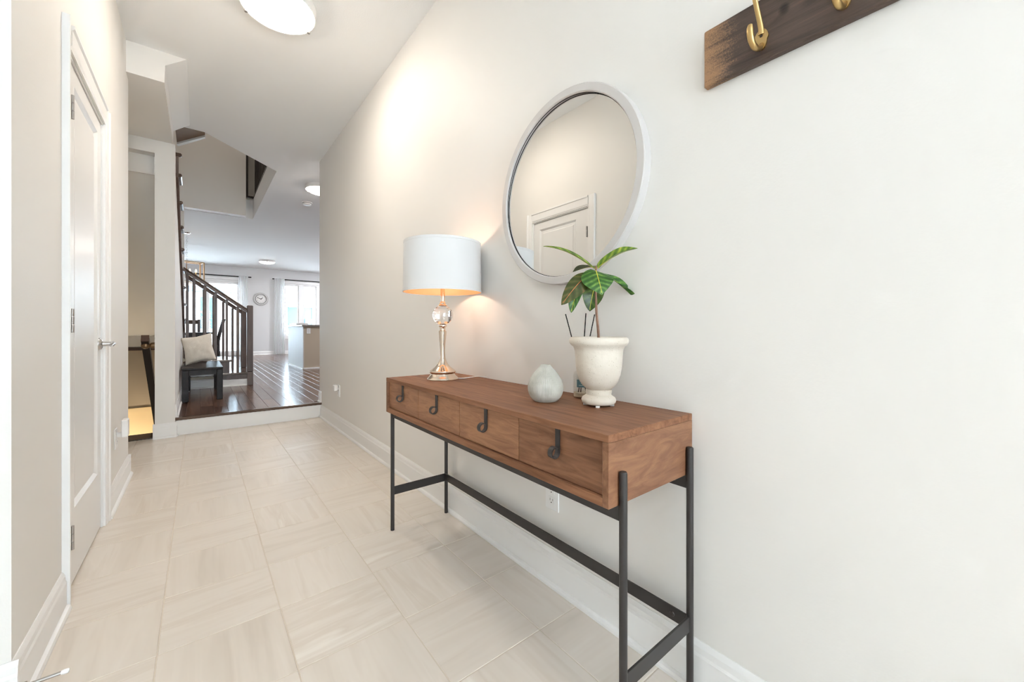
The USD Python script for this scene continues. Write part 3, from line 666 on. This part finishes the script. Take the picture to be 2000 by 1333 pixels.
for k in range(4):
    dr = obj('drawer', box(0.721, 1.06, bd[k] + 0.001, bd[k + 1] - 0.001, 0.6195, 0.7435, 0.0012), 'mango_face', ct)
    yc = hy[k]; rc, zc, xp = 0.0135, 0.686, 0.7178
    path = [(xp, 0.7435), (xp, 0.72), (xp, 0.70)] + [(xp - rc + rc * math.cos(x), zc + rc * math.sin(x)) for x in np.linspace(0, -PI * 1.75, 30)]
    strip = sg.LineString(path).buffer(0.0015, cap_style=2)
    obj('handle', prism(strip, 'y', yc - 0.0075, yc + 0.0075), 'black_metal', dr, label='black curled metal pull')
lr = 0.0093
LX, LXB, LYN, LYF = 0.752, 1.052, 0.5425, 1.902
for x, y in ((LX, LYN), (LX, LYF), (LXB, LYN), (LXB, LYF)):
    obj('leg', lathe([(0, 0), (lr, 0), (lr, 0.673), (lr - 0.002, 0.676), (0, 0.676)], 20, (x, y, 0)), 'black_metal', ct, smooth=40)
for x in (LX, LXB):
    ap = obj('apron_rail', box(x - 0.003, x + 0.003, LYN + 0.008, LYF - 0.008, 0.561, 0.597, 0.001), 'black_metal', ct)
    obj('screw', [xf(lathe([(0, 0), (0.006, 0), (0.005, 0.002), (0, 0.002)], 14), [(-90, Y_)], (x - 0.003, y, 0.578)) for y in (LYN + 0.045, LYF - 0.045)], 'screw', ap)
for y in (LYN, LYF):
    obj('side_stretcher', box(LX + 0.006, LXB - 0.006, y - 0.003, y + 0.003, 0.174, 0.215, 0.001), 'black_metal', ct)
bs = obj('back_stretcher', box(LXB - 0.012, LXB - 0.007, LYN + 0.003, LYF - 0.003, 0.181, 0.220, 0.001), 'black_metal', ct)
obj('screw', [xf(lathe([(0, 0), (0.0075, 0), (0.006, 0.0025), (0.003, 0.0025), (0.003, 0.001), (0, 0.001)], 16), [(-90, Y_)], (LXB - 0.012, y, 0.200)) for y in (LYN + 0.045, LYF - 0.045)], 'screw', bs)

# ------------------------------------------------------------------ table lamp
tl = thing('table_lamp', 'table lamp with white drum shade, crystal ball and champagne metal base', 'lamp', (0.897, 1.655, TZ))
def fil(pts): return pts
base = [(0, 0), (0.070, 0), (0.073, 0.003), (0.071, 0.008), (0.064, 0.014), (0.056, 0.024), (0.055, 0.028), (0.059, 0.032), (0.061, 0.037), (0.059, 0.042), (0.054, 0.045), (0.048, 0.050), (0.037, 0.058), (0.026, 0.070), (0.018, 0.085), (0.0135, 0.100), (0.0115, 0.120), (0.0115, 0.140),
        (0.013, 0.165), (0.016, 0.195), (0.018, 0.222), (0.0185, 0.226), (0.016, 0.228), (0.0135, 0.231), (0.0135, 0.240), (0.016, 0.246), (0.020, 0.250), (0.020, 0.254), (0.0, 0.254)]
obj('base', lathe(base, 64), 'champagne', tl, smooth=35)
ball = trimesh.creation.uv_sphere(0.048, count=[9, 14]); ball.apply_translation((0, 0, 0.302))
obj('crystal_ball', ball, 'crystal', tl, label='faceted clear crystal ball')
cap = [(0, 0.346), (0.024, 0.346), (0.022, 0.3475), (0.016, 0.350), (0.0135, 0.354), (0.0145, 0.358), (0.012, 0.362), (0.0105, 0.366), (0.0105, 0.440), (0.014, 0.442), (0.014, 0.470), (0, 0.470)]
obj('neck', lathe(cap, 40), 'champagne', tl, smooth=35)
obj('bulb', trimesh.creation.icosphere(3, 0.028).apply_translation((0, 0, 0.515)), 'bulb_glow', tl, smooth=True)
ZB, ZT = 0.408, 0.640
RS0, RS1 = 0.181, 0.178
sh = obj('shade', lathe([(RS0 - 0.0015, ZB), (RS0, ZB), (RS0 + 0.0008, ZB + 0.001), (RS0 + 0.0008, ZB + 0.011), (RS0, ZB + 0.012), (RS1, ZT - 0.012), (RS1 + 0.0008, ZT - 0.011), (RS1 + 0.0008, ZT - 0.001), (RS1, ZT), (RS1 - 0.0015, ZT), (RS0 - 0.0015, ZB)], 96), 'shade_white', tl, smooth=35)
obj('lining', lathe([(RS0 - 0.0028, ZB + 0.001), (RS0 - 0.0017, ZB + 0.001), (RS1 - 0.0017, ZT - 0.001), (RS1 - 0.0028, ZT - 0.001), (RS0 - 0.0028, ZB + 0.001)], 96), 'copper_lining', sh, smooth=35, label='copper coloured shade lining')
spd = [tube([(0, 0, 0.600), (0.176 * math.cos(k * 2 * PI / 3), 0.176 * math.sin(k * 2 * PI / 3), 0.620)], 0.0015, 6) for k in range(3)]
obj('harp', spd + [tube([(0.0, 0.045 * math.sin(t_), 0.47 + 0.065 * (1 - math.cos(t_))) for t_ in np.linspace(0, PI, 12)], 0.0014, 6), tube([(0.0, -0.045 * math.sin(t_), 0.47 + 0.065 * (1 - math.cos(t_))) for t_ in np.linspace(0, PI, 12)], 0.0014, 6)], 'steel_dark', tl)
obj('cord', tube(smoothpath([(0.06, -0.03, 0.004), (0.10, -0.045, 0.003), (0.14, -0.065, 0.008), (0.17, -0.085, 0.008), (0.183, -0.105, 0.003)], 24), 0.0020, 8), 'plastic_white', tl, smooth=True, label='thin white power cord')

# ------------------------------------------------------------------ ribbed vase
vz = thing('vase', 'small teardrop vase of pale ribbed ceramic on the console', 'vase', (0.893, 0.948, TZ))
vp = [(0.0, 0.0), (0.034, 0.0), (0.043, 0.006), (0.053, 0.020), (0.058, 0.036), (0.0585, 0.048), (0.055, 0.064), (0.046, 0.082), (0.034, 0.098), (0.023, 0.110), (0.0175, 0.117), (0.016, 0.1195), (0.0135, 0.1195), (0.012, 0.112), (0.0, 0.085)]
from scipy.interpolate import PchipInterpolator
tt = np.cumsum([0] + [math.dist(vp[i], vp[i + 1]) for i in range(len(vp) - 1)])
pr_, pz_ = PchipInterpolator(tt, [p[0] for p in vp]), PchipInterpolator(tt, [p[1] for p in vp])
ts = np.linspace(0, tt[-1], 60); NR = 300
ang = np.arange(NR) * 2 * PI / NR
rows = []
ribph = np.cumsum(0.75 + 0.5 * rng.random(75)); ribph = ribph / ribph[-1] * 2 * PI
for t_ in ts:
    r0, zz = float(pr_(t_)), float(pz_(t_))
    amp = 0.0013 * min(1, max(0, (zz - 0.004) / 0.01)) * (1 if t_ < tt[11] else 0)
    ph = np.interp(ang, np.concatenate([[0], ribph]), np.arange(76))
    rr = np.maximum(r0 - amp * (0.5 + 0.5 * np.cos(2 * PI * ph)) ** 3, 0.0)
    rows.append(np.c_[rr * np.cos(ang), rr * np.sin(ang), np.full(NR, zz)])
vv = np.vstack(rows); ff = []
for i in range(len(ts) - 1):
    j = np.arange(NR); k = (j + 1) % NR
    a, b, c, d_ = i * NR + j, i * NR + k, (i + 1) * NR + k, (i + 1) * NR + j
    ff.append(np.c_[a, b, c]); ff.append(np.c_[a, c, d_])
obj('body', trimesh.Trimesh(vv, np.vstack(ff), process=False), 'ceramic', vz, smooth=True)

# ------------------------------------------------------------------ reed diffuser
rd = thing('reed_diffuser', 'glass reed diffuser with teal label and black reeds behind the pot', 'reed diffuser', (1.030, 0.912, TZ))
obj('bottle', lathe([(0, 0), (0.027, 0), (0.030, 0.003), (0.030, 0.080), (0.026, 0.090), (0.014, 0.097), (0.012, 0.100), (0.012, 0.110), (0.010, 0.110), (0.010, 0.099), (0.024, 0.088), (0.028, 0.078), (0.028, 0.006), (0, 0.006)], 40), 'bottle_glass', rd, smooth=35)
obj('liquid', lathe([(0, 0.0065), (0.0275, 0.0065), (0.0275, 0.020), (0, 0.020)], 36), 'oil', rd, smooth=35)
lab = []
NA = 18
la = np.linspace(-PI * 0.95, -PI * 0.25, NA)     # towards the camera
lo_, hi_, ra = 0.040, 0.066, 0.0304
lv = [(r * math.cos(x), r * math.sin(x), z) for r in (ra, ra + 0.0004) for z in (lo_, hi_) for x in la]
lf = []
for s_ in (0, 1):
    o = s_ * 2 * NA
    for j in range(NA - 1):
        q = (o + j, o + j + 1, o + NA + j + 1, o + NA + j)
        lf += [(q[0], q[1], q[2]), (q[0], q[2], q[3])] if s_ else [(q[0], q[2], q[1]), (q[0], q[3], q[2])]
obj('label', trimesh.Trimesh(lv, lf, process=False), 'label_teal', rd, smooth=True, label='teal paper label')
pl = []
for z, w0, w1 in ((0.059, 0.15, 0.75), (0.053, 0.2, 0.6), (0.047, 0.1, 0.7)):
    aa = la[0] + (la[-1] - la[0]) * np.linspace(w0, w1, 8)
    pl.append(tube([((ra + 0.0006) * math.cos(x), (ra + 0.0006) * math.sin(x), z) for x in aa], 0.0007, 5))
obj('print', pl, 'label_print', rd)
for rr_, h_ in ((-0.056, 0.288), (0.014, 0.291), (0.044, 0.287)):
    tx, ty = rr_ * CS, -rr_ * SN
    obj('reed', tube([(-tx * 0.32, -ty * 0.32, 0.010), (tx, ty, h_)], 0.0019, 8), 'reed', rd, smooth=40)

# ------------------------------------------------------------------ potted plant
PX, PY = 0.972, 0.792
pp = thing('potted_plant', 'croton plant with variegated leaves in a cream plaster urn', 'plant', (PX, PY, TZ))
pot = [(0, 0.006), (0.046, 0.006), (0.051, 0.010), (0.053, 0.018), (0.050, 0.026), (0.042, 0.031), (0.038, 0.035), (0.040, 0.041), (0.040, 0.048), (0.036, 0.051), (0.040, 0.054), (0.050, 0.062), (0.059, 0.076), (0.066, 0.096), (0.070, 0.120), (0.072, 0.150), (0.074, 0.172), (0.078, 0.182), (0.086, 0.188), (0.0895, 0.194), (0.0905, 0.202), (0.088, 0.209), (0.083, 0.212), (0.077, 0.210), (0.072, 0.205), (0.068, 0.180), (0.064, 0.150), (0.0, 0.148)]
pm = lathe(pot, 90)
pv = np.array(pm.vertices); dn = meshkit.fbm(pv * 60 + 5, 3, 3)
rad = np.linalg.norm(pv[:, :2], axis=1, keepdims=True)
pv[:, :2] *= 1 + (dn[:, None] - 0.5) * 0.012 * (rad > 0.01)
pm = trimesh.Trimesh(pv, pm.faces, process=False)
po = obj('pot', pm, 'plaster', pp, smooth=40)
for k in range(4):
    an = k * PI / 2 + 0.62
    obj('foot', xf(box(0.034, 0.047, -0.006, 0.006, 0.0, 0.0065, 0.001), [(math.degrees(an), Z_)]), 'plastic_white', po)
obj('soil', lathe([(0, 0.150), (0.063, 0.150), (0.068, 0.186), (0.0, 0.191)], 40), 'soil', pp)
RV, FV, UV = np.array([CS, -SN, 0]), np.array([SN, CS, 0]), np.array([0, 0, 1.0])
S_ = 1 / 628.0                                      # metres per photo pixel at the plant
def P(x, y, f=0.0):                                  # photo-scale sketch of the plant, kept at its own distance
    return RV * (x - 1166) * S_ + UV * ((787 - y) * S_ + 0.0) + FV * f
stem = [P(1165, 668), P(1165, 640), P(1162, 610), P(1161, 585), P(1160, 560), P(1160, 540), P(1161, 522), P(1162, 515)]
obj('stem', tube(smoothpath(stem, 22), np.linspace(0.0042, 0.0026, 22), 10), 'bark', pp, smooth=True)
def leaf(mid, width, nrm, mat, ribmat, fold=0.25, n=22, wpos=0.5, wav=0.0, curl=0.0):
    """mid: control points of the midrib; width: full blade width; nrm: blade normal hint; two skins with a hair of thickness"""
    p = smoothpath(mid, n); tg = np.gradient(p, axis=0); tg /= np.linalg.norm(tg, axis=1, keepdims=True)
    nh = np.array(nrm, float); m = 9
    s = np.linspace(0, 1, n)
    prof = np.sin(PI * np.clip(s, 0, 1) ** (math.log(0.5) / math.log(wpos))) ** 0.85
    prof = np.maximum(prof, 0.02)
    verts, vein = [], []
    for side in (1, -1):
        for i in range(n):
            nn = nh - tg[i] * nh.dot(tg[i]); nn /= np.linalg.norm(nn)
            sd_ = np.cross(tg[i], nn)
            for j in range(m):
                u = j / (m - 1) * 2 - 1
                w = width * 0.5 * prof[i]
                off = sd_ * u * w * math.cos(fold) + nn * (abs(u) * w * math.sin(fold) + curl * u * u * w + wav * w * math.sin(7 * s[i] + 2.2 * u) * abs(u))
                verts.append(p[i] + off + nn * side * 0.00035)
                vein.append(s[i] * 7 - abs(u) * 0.9)
    f = []
    for sidx in (0, 1):
        o = sidx * n * m
        for i in range(n - 1):
            for j in range(m - 1):
                a, b, c, d_ = o + i * m + j, o + i * m + j + 1, o + (i + 1) * m + j + 1, o + (i + 1) * m + j
                f += [(a, b, c), (a, c, d_)] if sidx else [(a, c, b), (a, d_, c)]
    rim = [i * m for i in range(n)] + [(n - 1) * m + j for j in range(1, m)] + [i * m + m - 1 for i in range(n - 2, -1, -1)] + [j for j in range(m - 2, 0, -1)]
    for a, b in zip(rim, rim[1:] + rim[:1]):
        f += [(a, b, b + n * m), (a, b + n * m, a + n * m)]
    lf_ = obj('leaf', trimesh.Trimesh(np.array(verts), f, process=False), mat, pp, smooth=True)
    UsdGeom.PrimvarsAPI(lf_).CreatePrimvar('vein', Sdf.ValueTypeNames.Vector3fArray, 'vertex').Set([Gf.Vec3f(float(v), 0, 0) for v in vein])
    nr = []
    for i in range(n):
        nn = nh - tg[i] * nh.dot(tg[i]); nn /= np.linalg.norm(nn); nr.append(nn)
    rib = p + np.array(nr) * 0.0004
    obj('midrib', tube(rib[:-1], np.linspace(0.0017, 0.0006, n - 1), 6), ribmat, lf_, smooth=True)
    return lf_
leaf([P(1160, 521), P(1140, 510, -.01), P(1110, 494, -.02), P(1080, 485, -.03), P(1056, 482, -.04)], 0.040, UV * 0.9 - FV * 0.42, 'leaf_lime', 'leaf_rib_yellow', fold=0.25, wpos=0.45)
leaf([P(1165, 520), P(1180, 507, .0), P(1205, 493, -.01), P(1225, 486, -.01), P(1240, 482, -.01)], 0.046, UV * 0.88 - FV * 0.45, 'leaf_lime', 'leaf_rib_yellow', fold=0.55, wpos=0.45)
leaf([P(1162, 519), P(1150, 515, .03), P(1138, 516, .06), P(1124, 519, .085)], 0.050, UV - FV * 0.35 + RV * 0.2, 'leaf_olive', 'leaf_rib_yellow', fold=0.3)
leaf([P(1160, 526), P(1158, 530, -.028), P(1158, 545, -.055), P(1160, 560, -.068), P(1162, 575, -.070)], 0.097, -FV * 0.9 + UV * 0.35, 'leaf_green', 'leaf_rib_yellow', fold=-0.18, wpos=0.42, wav=0.06)
leaf([P(1158, 531), P(1142, 537, -.02), P(1125, 550, -.035), P(1106, 572, -.042), P(1090, 593, -.042)], 0.062, -FV * 0.85 + UV * 0.3 - RV * 0.25, 'leaf_bronze', 'leaf_rib_orange', fold=-0.15, wpos=0.5)
leaf([P(1158, 535), P(1143, 542, .02), P(1130, 560, .03), P(1120, 585, .03), P(1115, 606, .025)], 0.044, -FV * 0.8 + RV * 0.45 + UV * 0.2, 'leaf_green', 'leaf_rib_yellow', fold=-0.2, wpos=0.55)
leaf([P(1161, 530), P(1164, 540, .04), P(1164, 560, .065), P(1160, 582, .07), P(1157, 602, .065)], 0.072, -FV * 0.95 - UV * 0.1, 'leaf_olive', 'leaf_rib_yellow', fold=0.15, wpos=0.5)
leaf([P(1162, 528), P(1180, 531, .02), P(1200, 540, .03), P(1222, 556, .04), P(1245, 578, .045), P(1267, 608, .05)], 0.032, UV * 0.75 + RV * 0.55 - FV * 0.32, 'leaf_green', 'leaf_rib_yellow', fold=0.5, wpos=0.55, wav=0.5)

# ------------------------------------------------------------------ round mirror
mr = thing('wall_mirror', 'large round mirror in a pale grey frame above the console', 'mirror', (XR, 1.040, 1.524))
def facex(t): return xf(t, [(-90, Y_)])            # lathe axis z -> -x
R_ = 0.358
obj('frame', facex(lathe([(R_ - 0.030, 0.006), (R_ - 0.030, 0.030), (R_ - 0.027, 0.033), (R_ - 0.003, 0.033), (R_, 0.030), (R_, 0.0), (R_ - 0.030, 0.0), (R_ - 0.030, 0.006)], 128)), 'mirror_frame', mr, smooth=40)
obj('gasket', facex(lathe([(R_ - 0.032, 0.022), (R_ - 0.030, 0.022), (R_ - 0.030, 0.024), (R_ - 0.032, 0.024), (R_ - 0.032, 0.022)], 128)), 'ink', mr)
obj('glass', xf(facex(lathe([(0, -0.016), (R_ - 0.031, -0.016), (R_ - 0.031, 0.0), (0, 0.0)], 128)), [(0.45, Y_)], (-0.020, 0, 0)), 'mirror_glass', mr)

# ------------------------------------------------------------------ coat rack
cr = thing('coat_rack', 'dark stained wooden coat rack board with brass hooks', 'coat rack', (XR, 0.511, 1.648))
obj('board', box(-0.019, 0.0, -0.86, 0.0, 0.0, 0.152, 0.003), 'rack_wood', cr)
for yk in (-0.140, -0.296, -0.452, -0.608, -0.764):
    def R2(pts): return [(x, yk + y, z) for x, y, z in pts]
    plate = sg.Polygon([(0.0155 * math.cos(a) * (1 if math.sin(a) > 0 else 0.9 + 0.1 * math.cos(a)), 0.050 + 0.025 * math.sin(a)) for a in np.linspace(0, 2 * PI, 28)[:-1]])
    pm_ = prism([(yk + u, v) for u, v in plate.exterior.coords[:-1]], 'x', -0.024, -0.019)
    arm = tube(smoothpath(R2([(-0.022, 0, 0.062), (-0.030, 0, 0.085), (-0.046, 0.002, 0.118), (-0.064, 0.003, 0.150), (-0.072, 0.003, 0.162)]), 16), np.linspace(0.0068, 0.0046, 16), 12)
    knob = trimesh.creation.icosphere(2, 0.0075).apply_translation((-0.073, yk + 0.003, 0.165))
    low = tube(smoothpath(R2([(-0.022, 0, 0.036), (-0.040, 0.002, 0.022), (-0.060, 0.004, 0.022), (-0.073, 0.005, 0.038), (-0.075, 0.005, 0.062)]), 16), [0.0065] * 6 + [0.0070] * 4 + [0.0076] * 4 + [0.0074, 0.0055], 12)
    hk = obj('hook', [pm_, arm, knob, low], 'brass', cr, smooth=40)
    obj('screw', [xf(lathe([(0, 0), (0.0035, 0), (0.0028, 0.0012), (0, 0.0014)], 12), [(-90, Y_)], (-0.024, yk, 0.058))], 'screw', hk)

# ------------------------------------------------------------------ bench and pillow
bn = thing('bench', 'dark espresso wooden bench beside the stairs', 'bench')
bx0, bx1, by0, by1, bz = -0.157, 0.225, 5.79, 6.90, 0.548
obj('seat', box(bx0, bx1, by0, by1, bz - 0.024, bz, 0.006), 'bench_wood', bn)
for x in (bx0 + 0.004, bx1 - 0.064):
    for y in (by0 + 0.004, by1 - 0.064): obj('leg', box(x, x + 0.060, y, y + 0.060, ZF, bz - 0.024, 0.004), 'bench_wood', bn)
obj('apron', box(bx0 + 0.064, bx1 - 0.064, by0 + 0.012, by0 + 0.030, bz - 0.085, bz - 0.024), 'bench_wood', bn); obj('apron', box(bx0 + 0.064, bx1 - 0.064, by1 - 0.030, by1 - 0.012, bz - 0.085, bz - 0.024), 'bench_wood', bn)
for x in (bx0 + 0.012, bx1 - 0.030): obj('apron', box(x, x + 0.018, by0 + 0.064, by1 - 0.064, bz - 0.085, bz - 0.024), 'bench_wood', bn)
pg = np.linspace(-1, 1, 25)
U, V = np.meshgrid(pg, pg, indexing='ij')
edge = np.clip((1 - U ** 2), 0, 1) ** 0.42 * np.clip((1 - V ** 2), 0, 1) ** 0.42
Tk = 0.070 * edge
shx = U * (1 - 0.10 * (1 - np.abs(V)) ** 1.0 * np.abs(U) ** 3); shz = V * (1 - 0.10 * (1 - np.abs(U)) * np.abs(V) ** 3)
wr = (meshkit.fbm(np.stack([U * 2.2, V * 2.2, U * 0 + 3], -1), 3, 5) - 0.5) * 0.022 * edge
A = np.stack([shx * 0.175, -Tk + wr, shz * 0.175], -1).reshape(-1, 3); B = np.stack([shx * 0.175, Tk + wr * 0.5, shz * 0.175], -1).reshape(-1, 3)
N_ = 25; fs = []
for i in range(N_ - 1):
    for j in range(N_ - 1):
        a, b, c, d_ = i * N_ + j, (i + 1) * N_ + j, (i + 1) * N_ + j + 1, i * N_ + j + 1
        o = N_ * N_
        fs += [(a, b, c), (a, c, d_), (o + a, o + c, o + b), (o + a, o + d_, o + c)]
cu = trimesh.Trimesh(np.vstack([A, B]), fs, process=False); cu.merge_vertices()
cu.apply_scale((0.90, 1.0, 1.0)); cu = xf(cu, [(-12, X_), (-12, Y_), (-14, Z_)])
cu.apply_translation((0, 0, -cu.bounds[0][2]))
pw_ = thing('throw_pillow', 'square cream linen throw pillow leaning on the dark bench', 'pillow', (-0.005, 6.22, bz))
obj('cover', cu, 'linen', pw_, smooth=True)

# ------------------------------------------------------------------ dining set and chandelier
dt = thing('dining_table', 'dark dining table by the patio door behind the railing', 'table', (-0.55, 11.55, ZF))
obj('tabletop', box(-0.95, 0.82, -0.48, 0.48, 0.715, 0.755, 0.006), 'espresso', dt)
obj('apron', [box(-0.86, 0.73, -0.42, -0.40, 0.64, 0.715), box(-0.86, 0.73, 0.40, 0.42, 0.64, 0.715), box(-0.86, -0.84, -0.4, 0.4, 0.64, 0.715), box(0.71, 0.73, -0.4, 0.4, 0.64, 0.715)], 'espresso', dt)
for x in (-0.86, 0.66):
    for y in (-0.42, 0.35): obj('leg', box(x, x + 0.07, y, y + 0.07, 0, 0.64, 0.004), 'espresso', dt)
def dining_chair(label, loc, rotz, first=None):
    if first is not None: return dup(first, 'dining_chair', label, loc, rotz)
    t = thing('dining_chair', label, 'chair', loc, rotz, group='dark dining chairs')     # faces -x
    obj('seat', box(-0.22, 0.22, -0.22, 0.22, 0.42, 0.46, 0.008), 'espresso', t)
    for y in (-0.215, 0.175):
        obj('leg', box(-0.21, -0.17, y, y + 0.04, 0, 0.42), 'espresso', t)
        pt = [(0.225, y + 0.02, 0.0), (0.19, y + 0.02, 0.44), (0.215, y + 0.02, 0.70), (0.30, y + 0.02, 1.06)]
        obj('back_post', tube(smoothpath(pt, 14), 0.028, 4), 'espresso', t)
    obj('top_rail', xf(box(-0.010, 0.010, -0.2, 0.2, -0.05, 0.05, 0.004), [(13, Y_)], (0.285, 0, 1.0)), 'espresso', t)
    for y in (-0.10, 0.0, 0.10): obj('slat', tube([(0.195, y, 0.46), (0.225, y, 0.72), (0.275, y, 0.96)], 0.011, 4), 'espresso', t)
    return t
dc = dining_chair('dark dining chair at the table end, seen side-on through the balusters', (0.155, 11.5, ZF), 0)
dining_chair('dark slat-back dining chair on the window side of the table', (-0.20, 12.2, ZF), 90, dc)
dining_chair('dark dining chair on the stair side of the table', (-0.75, 10.85, ZF), -90, dc)
ch = thing('chandelier', 'bronze box frame lantern hanging over the dining table', 'chandelier', (-0.195, 10.2, ZC), 15.0)
obj('canopy', lathe([(0, -0.022), (0.05, -0.022), (0.062, -0.010), (0.064, 0), (0, 0)], 32), 'chrome', ch, smooth=40)
lk = []
for k in range(15):
    to = trimesh.creation.torus(0.014, 0.0024, 14, 6); to.apply_scale((1, 0.72, 1)); to = xf(to, [(90, X_), (90 * (k % 2), Z_)], (0, 0, -0.036 - 0.0365 * k)); lk.append(to)
obj('chain', lk, 'steel_dark', ch)
ht, hb, hx, hyy, bt = -0.585, -0.985, 0.25, 0.12, 0.009
bars = []
for z in (ht, hb):
    for s1 in (-1, 1):
        bars += [box(-hx, hx, s1 * hyy - bt, s1 * hyy + bt, z - bt, z + bt), box(s1 * hx - bt, s1 * hx + bt, -hyy, hyy, z - bt, z + bt)]
for sx in (-1, 1):
    for sy in (-1, 1): bars.append(box(sx * hx - bt, sx * hx + bt, sy * hyy - bt, sy * hyy + bt, hb, ht))
bars += [box(-hx, hx, -0.008, 0.008, ht - 0.006, ht + 0.006)]
obj('frame', bars, 'gold_frame', ch)
obj('stem', tube([(0, 0, ht), (0, 0, hb + 0.12)], 0.006, 8), 'bronze', ch)
for k in range(4):
    an = k * PI / 2 + 0.3; x, y = -0.15 + 0.1 * k, 0.0
    arm = obj('candle', [tube([(0, 0, hb + 0.12), (x, y, hb + 0.12)], 0.004, 6), tube([(x, y, hb + 0.12), (x, y, hb + 0.21)], 0.010, 10)], 'gold_frame', ch)
    obj('bulb', lathe([(0, 0), (0.010, 0.004), (0.015, 0.02), (0.011, 0.038), (0.003, 0.055), (0, 0.058)], 14, (x, y, hb + 0.21)), 'candle_glow', arm, smooth=True)

# ------------------------------------------------------------------ outside
struct('ground_outside', box(-40, 45, YW + 0.16, 80, -0.6, -0.5), 'snow_ground', 'pale ground behind the house', 'ground')
struct('deck', box(-3, 4, YW + 0.18, YW + 2.4, -0.1, 0.12), 'deck', 'grey deck outside the patio door', 'deck')
nb = thing('neighbour_house', 'white clapboard house seen through the far windows', 'house', (0, 21.0, 0))
body = cut(box(-9, 13, 0.0, 6, -0.5, 6.4), box(3.23, 4.30, -1, 0.25, 1.0, 2.02), box(0.03, 0.46, -1, 0.25, 1.0, 2.33))
obj('wall', body, 'siding_white', nb)
lap = []
for k in range(38):
    z = -0.4 + 0.18 * k
    for xa, xb in ((-9, -0.05), (0.54, 3.12), (4.42, 13)) if 0.85 < z < 2.35 else ((-9, 13),):
        lap.append(prism([(0.0, z), (-0.022, z + 0.004), (-0.004, z + 0.178), (0.0, z + 0.178)], 'x', xa, xb))
tag(obj('siding', lap, 'siding_white', nb), kind='stuff')
for x0, x1, z0, z1 in ((3.23, 4.30, 1.0, 2.02), (0.03, 0.46, 1.0, 2.33)):
    wf = obj('window', frame(x0 - 0.09, x1 + 0.09, z0 - 0.09, z1 + 0.12, 0.10, -0.05, 0.03), 'siding_trim', nb)
    obj('pane', box(x0, x1, 0.05, 0.08, z0, z1), 'dark_pane', wf)
obj('eave', box(3.15, 4.36, -0.35, -0.03, 2.13, 2.27), 'roof_grey', nb); obj('eave', box(-0.40, 1.45, -0.35, -0.03, 2.54, 2.75), 'roof_grey', nb)
obj('air_conditioner', [box(3.99, 4.22, -0.28, 0.0, 1.25, 1.46, 0.01)], 'siding_trim', nb)
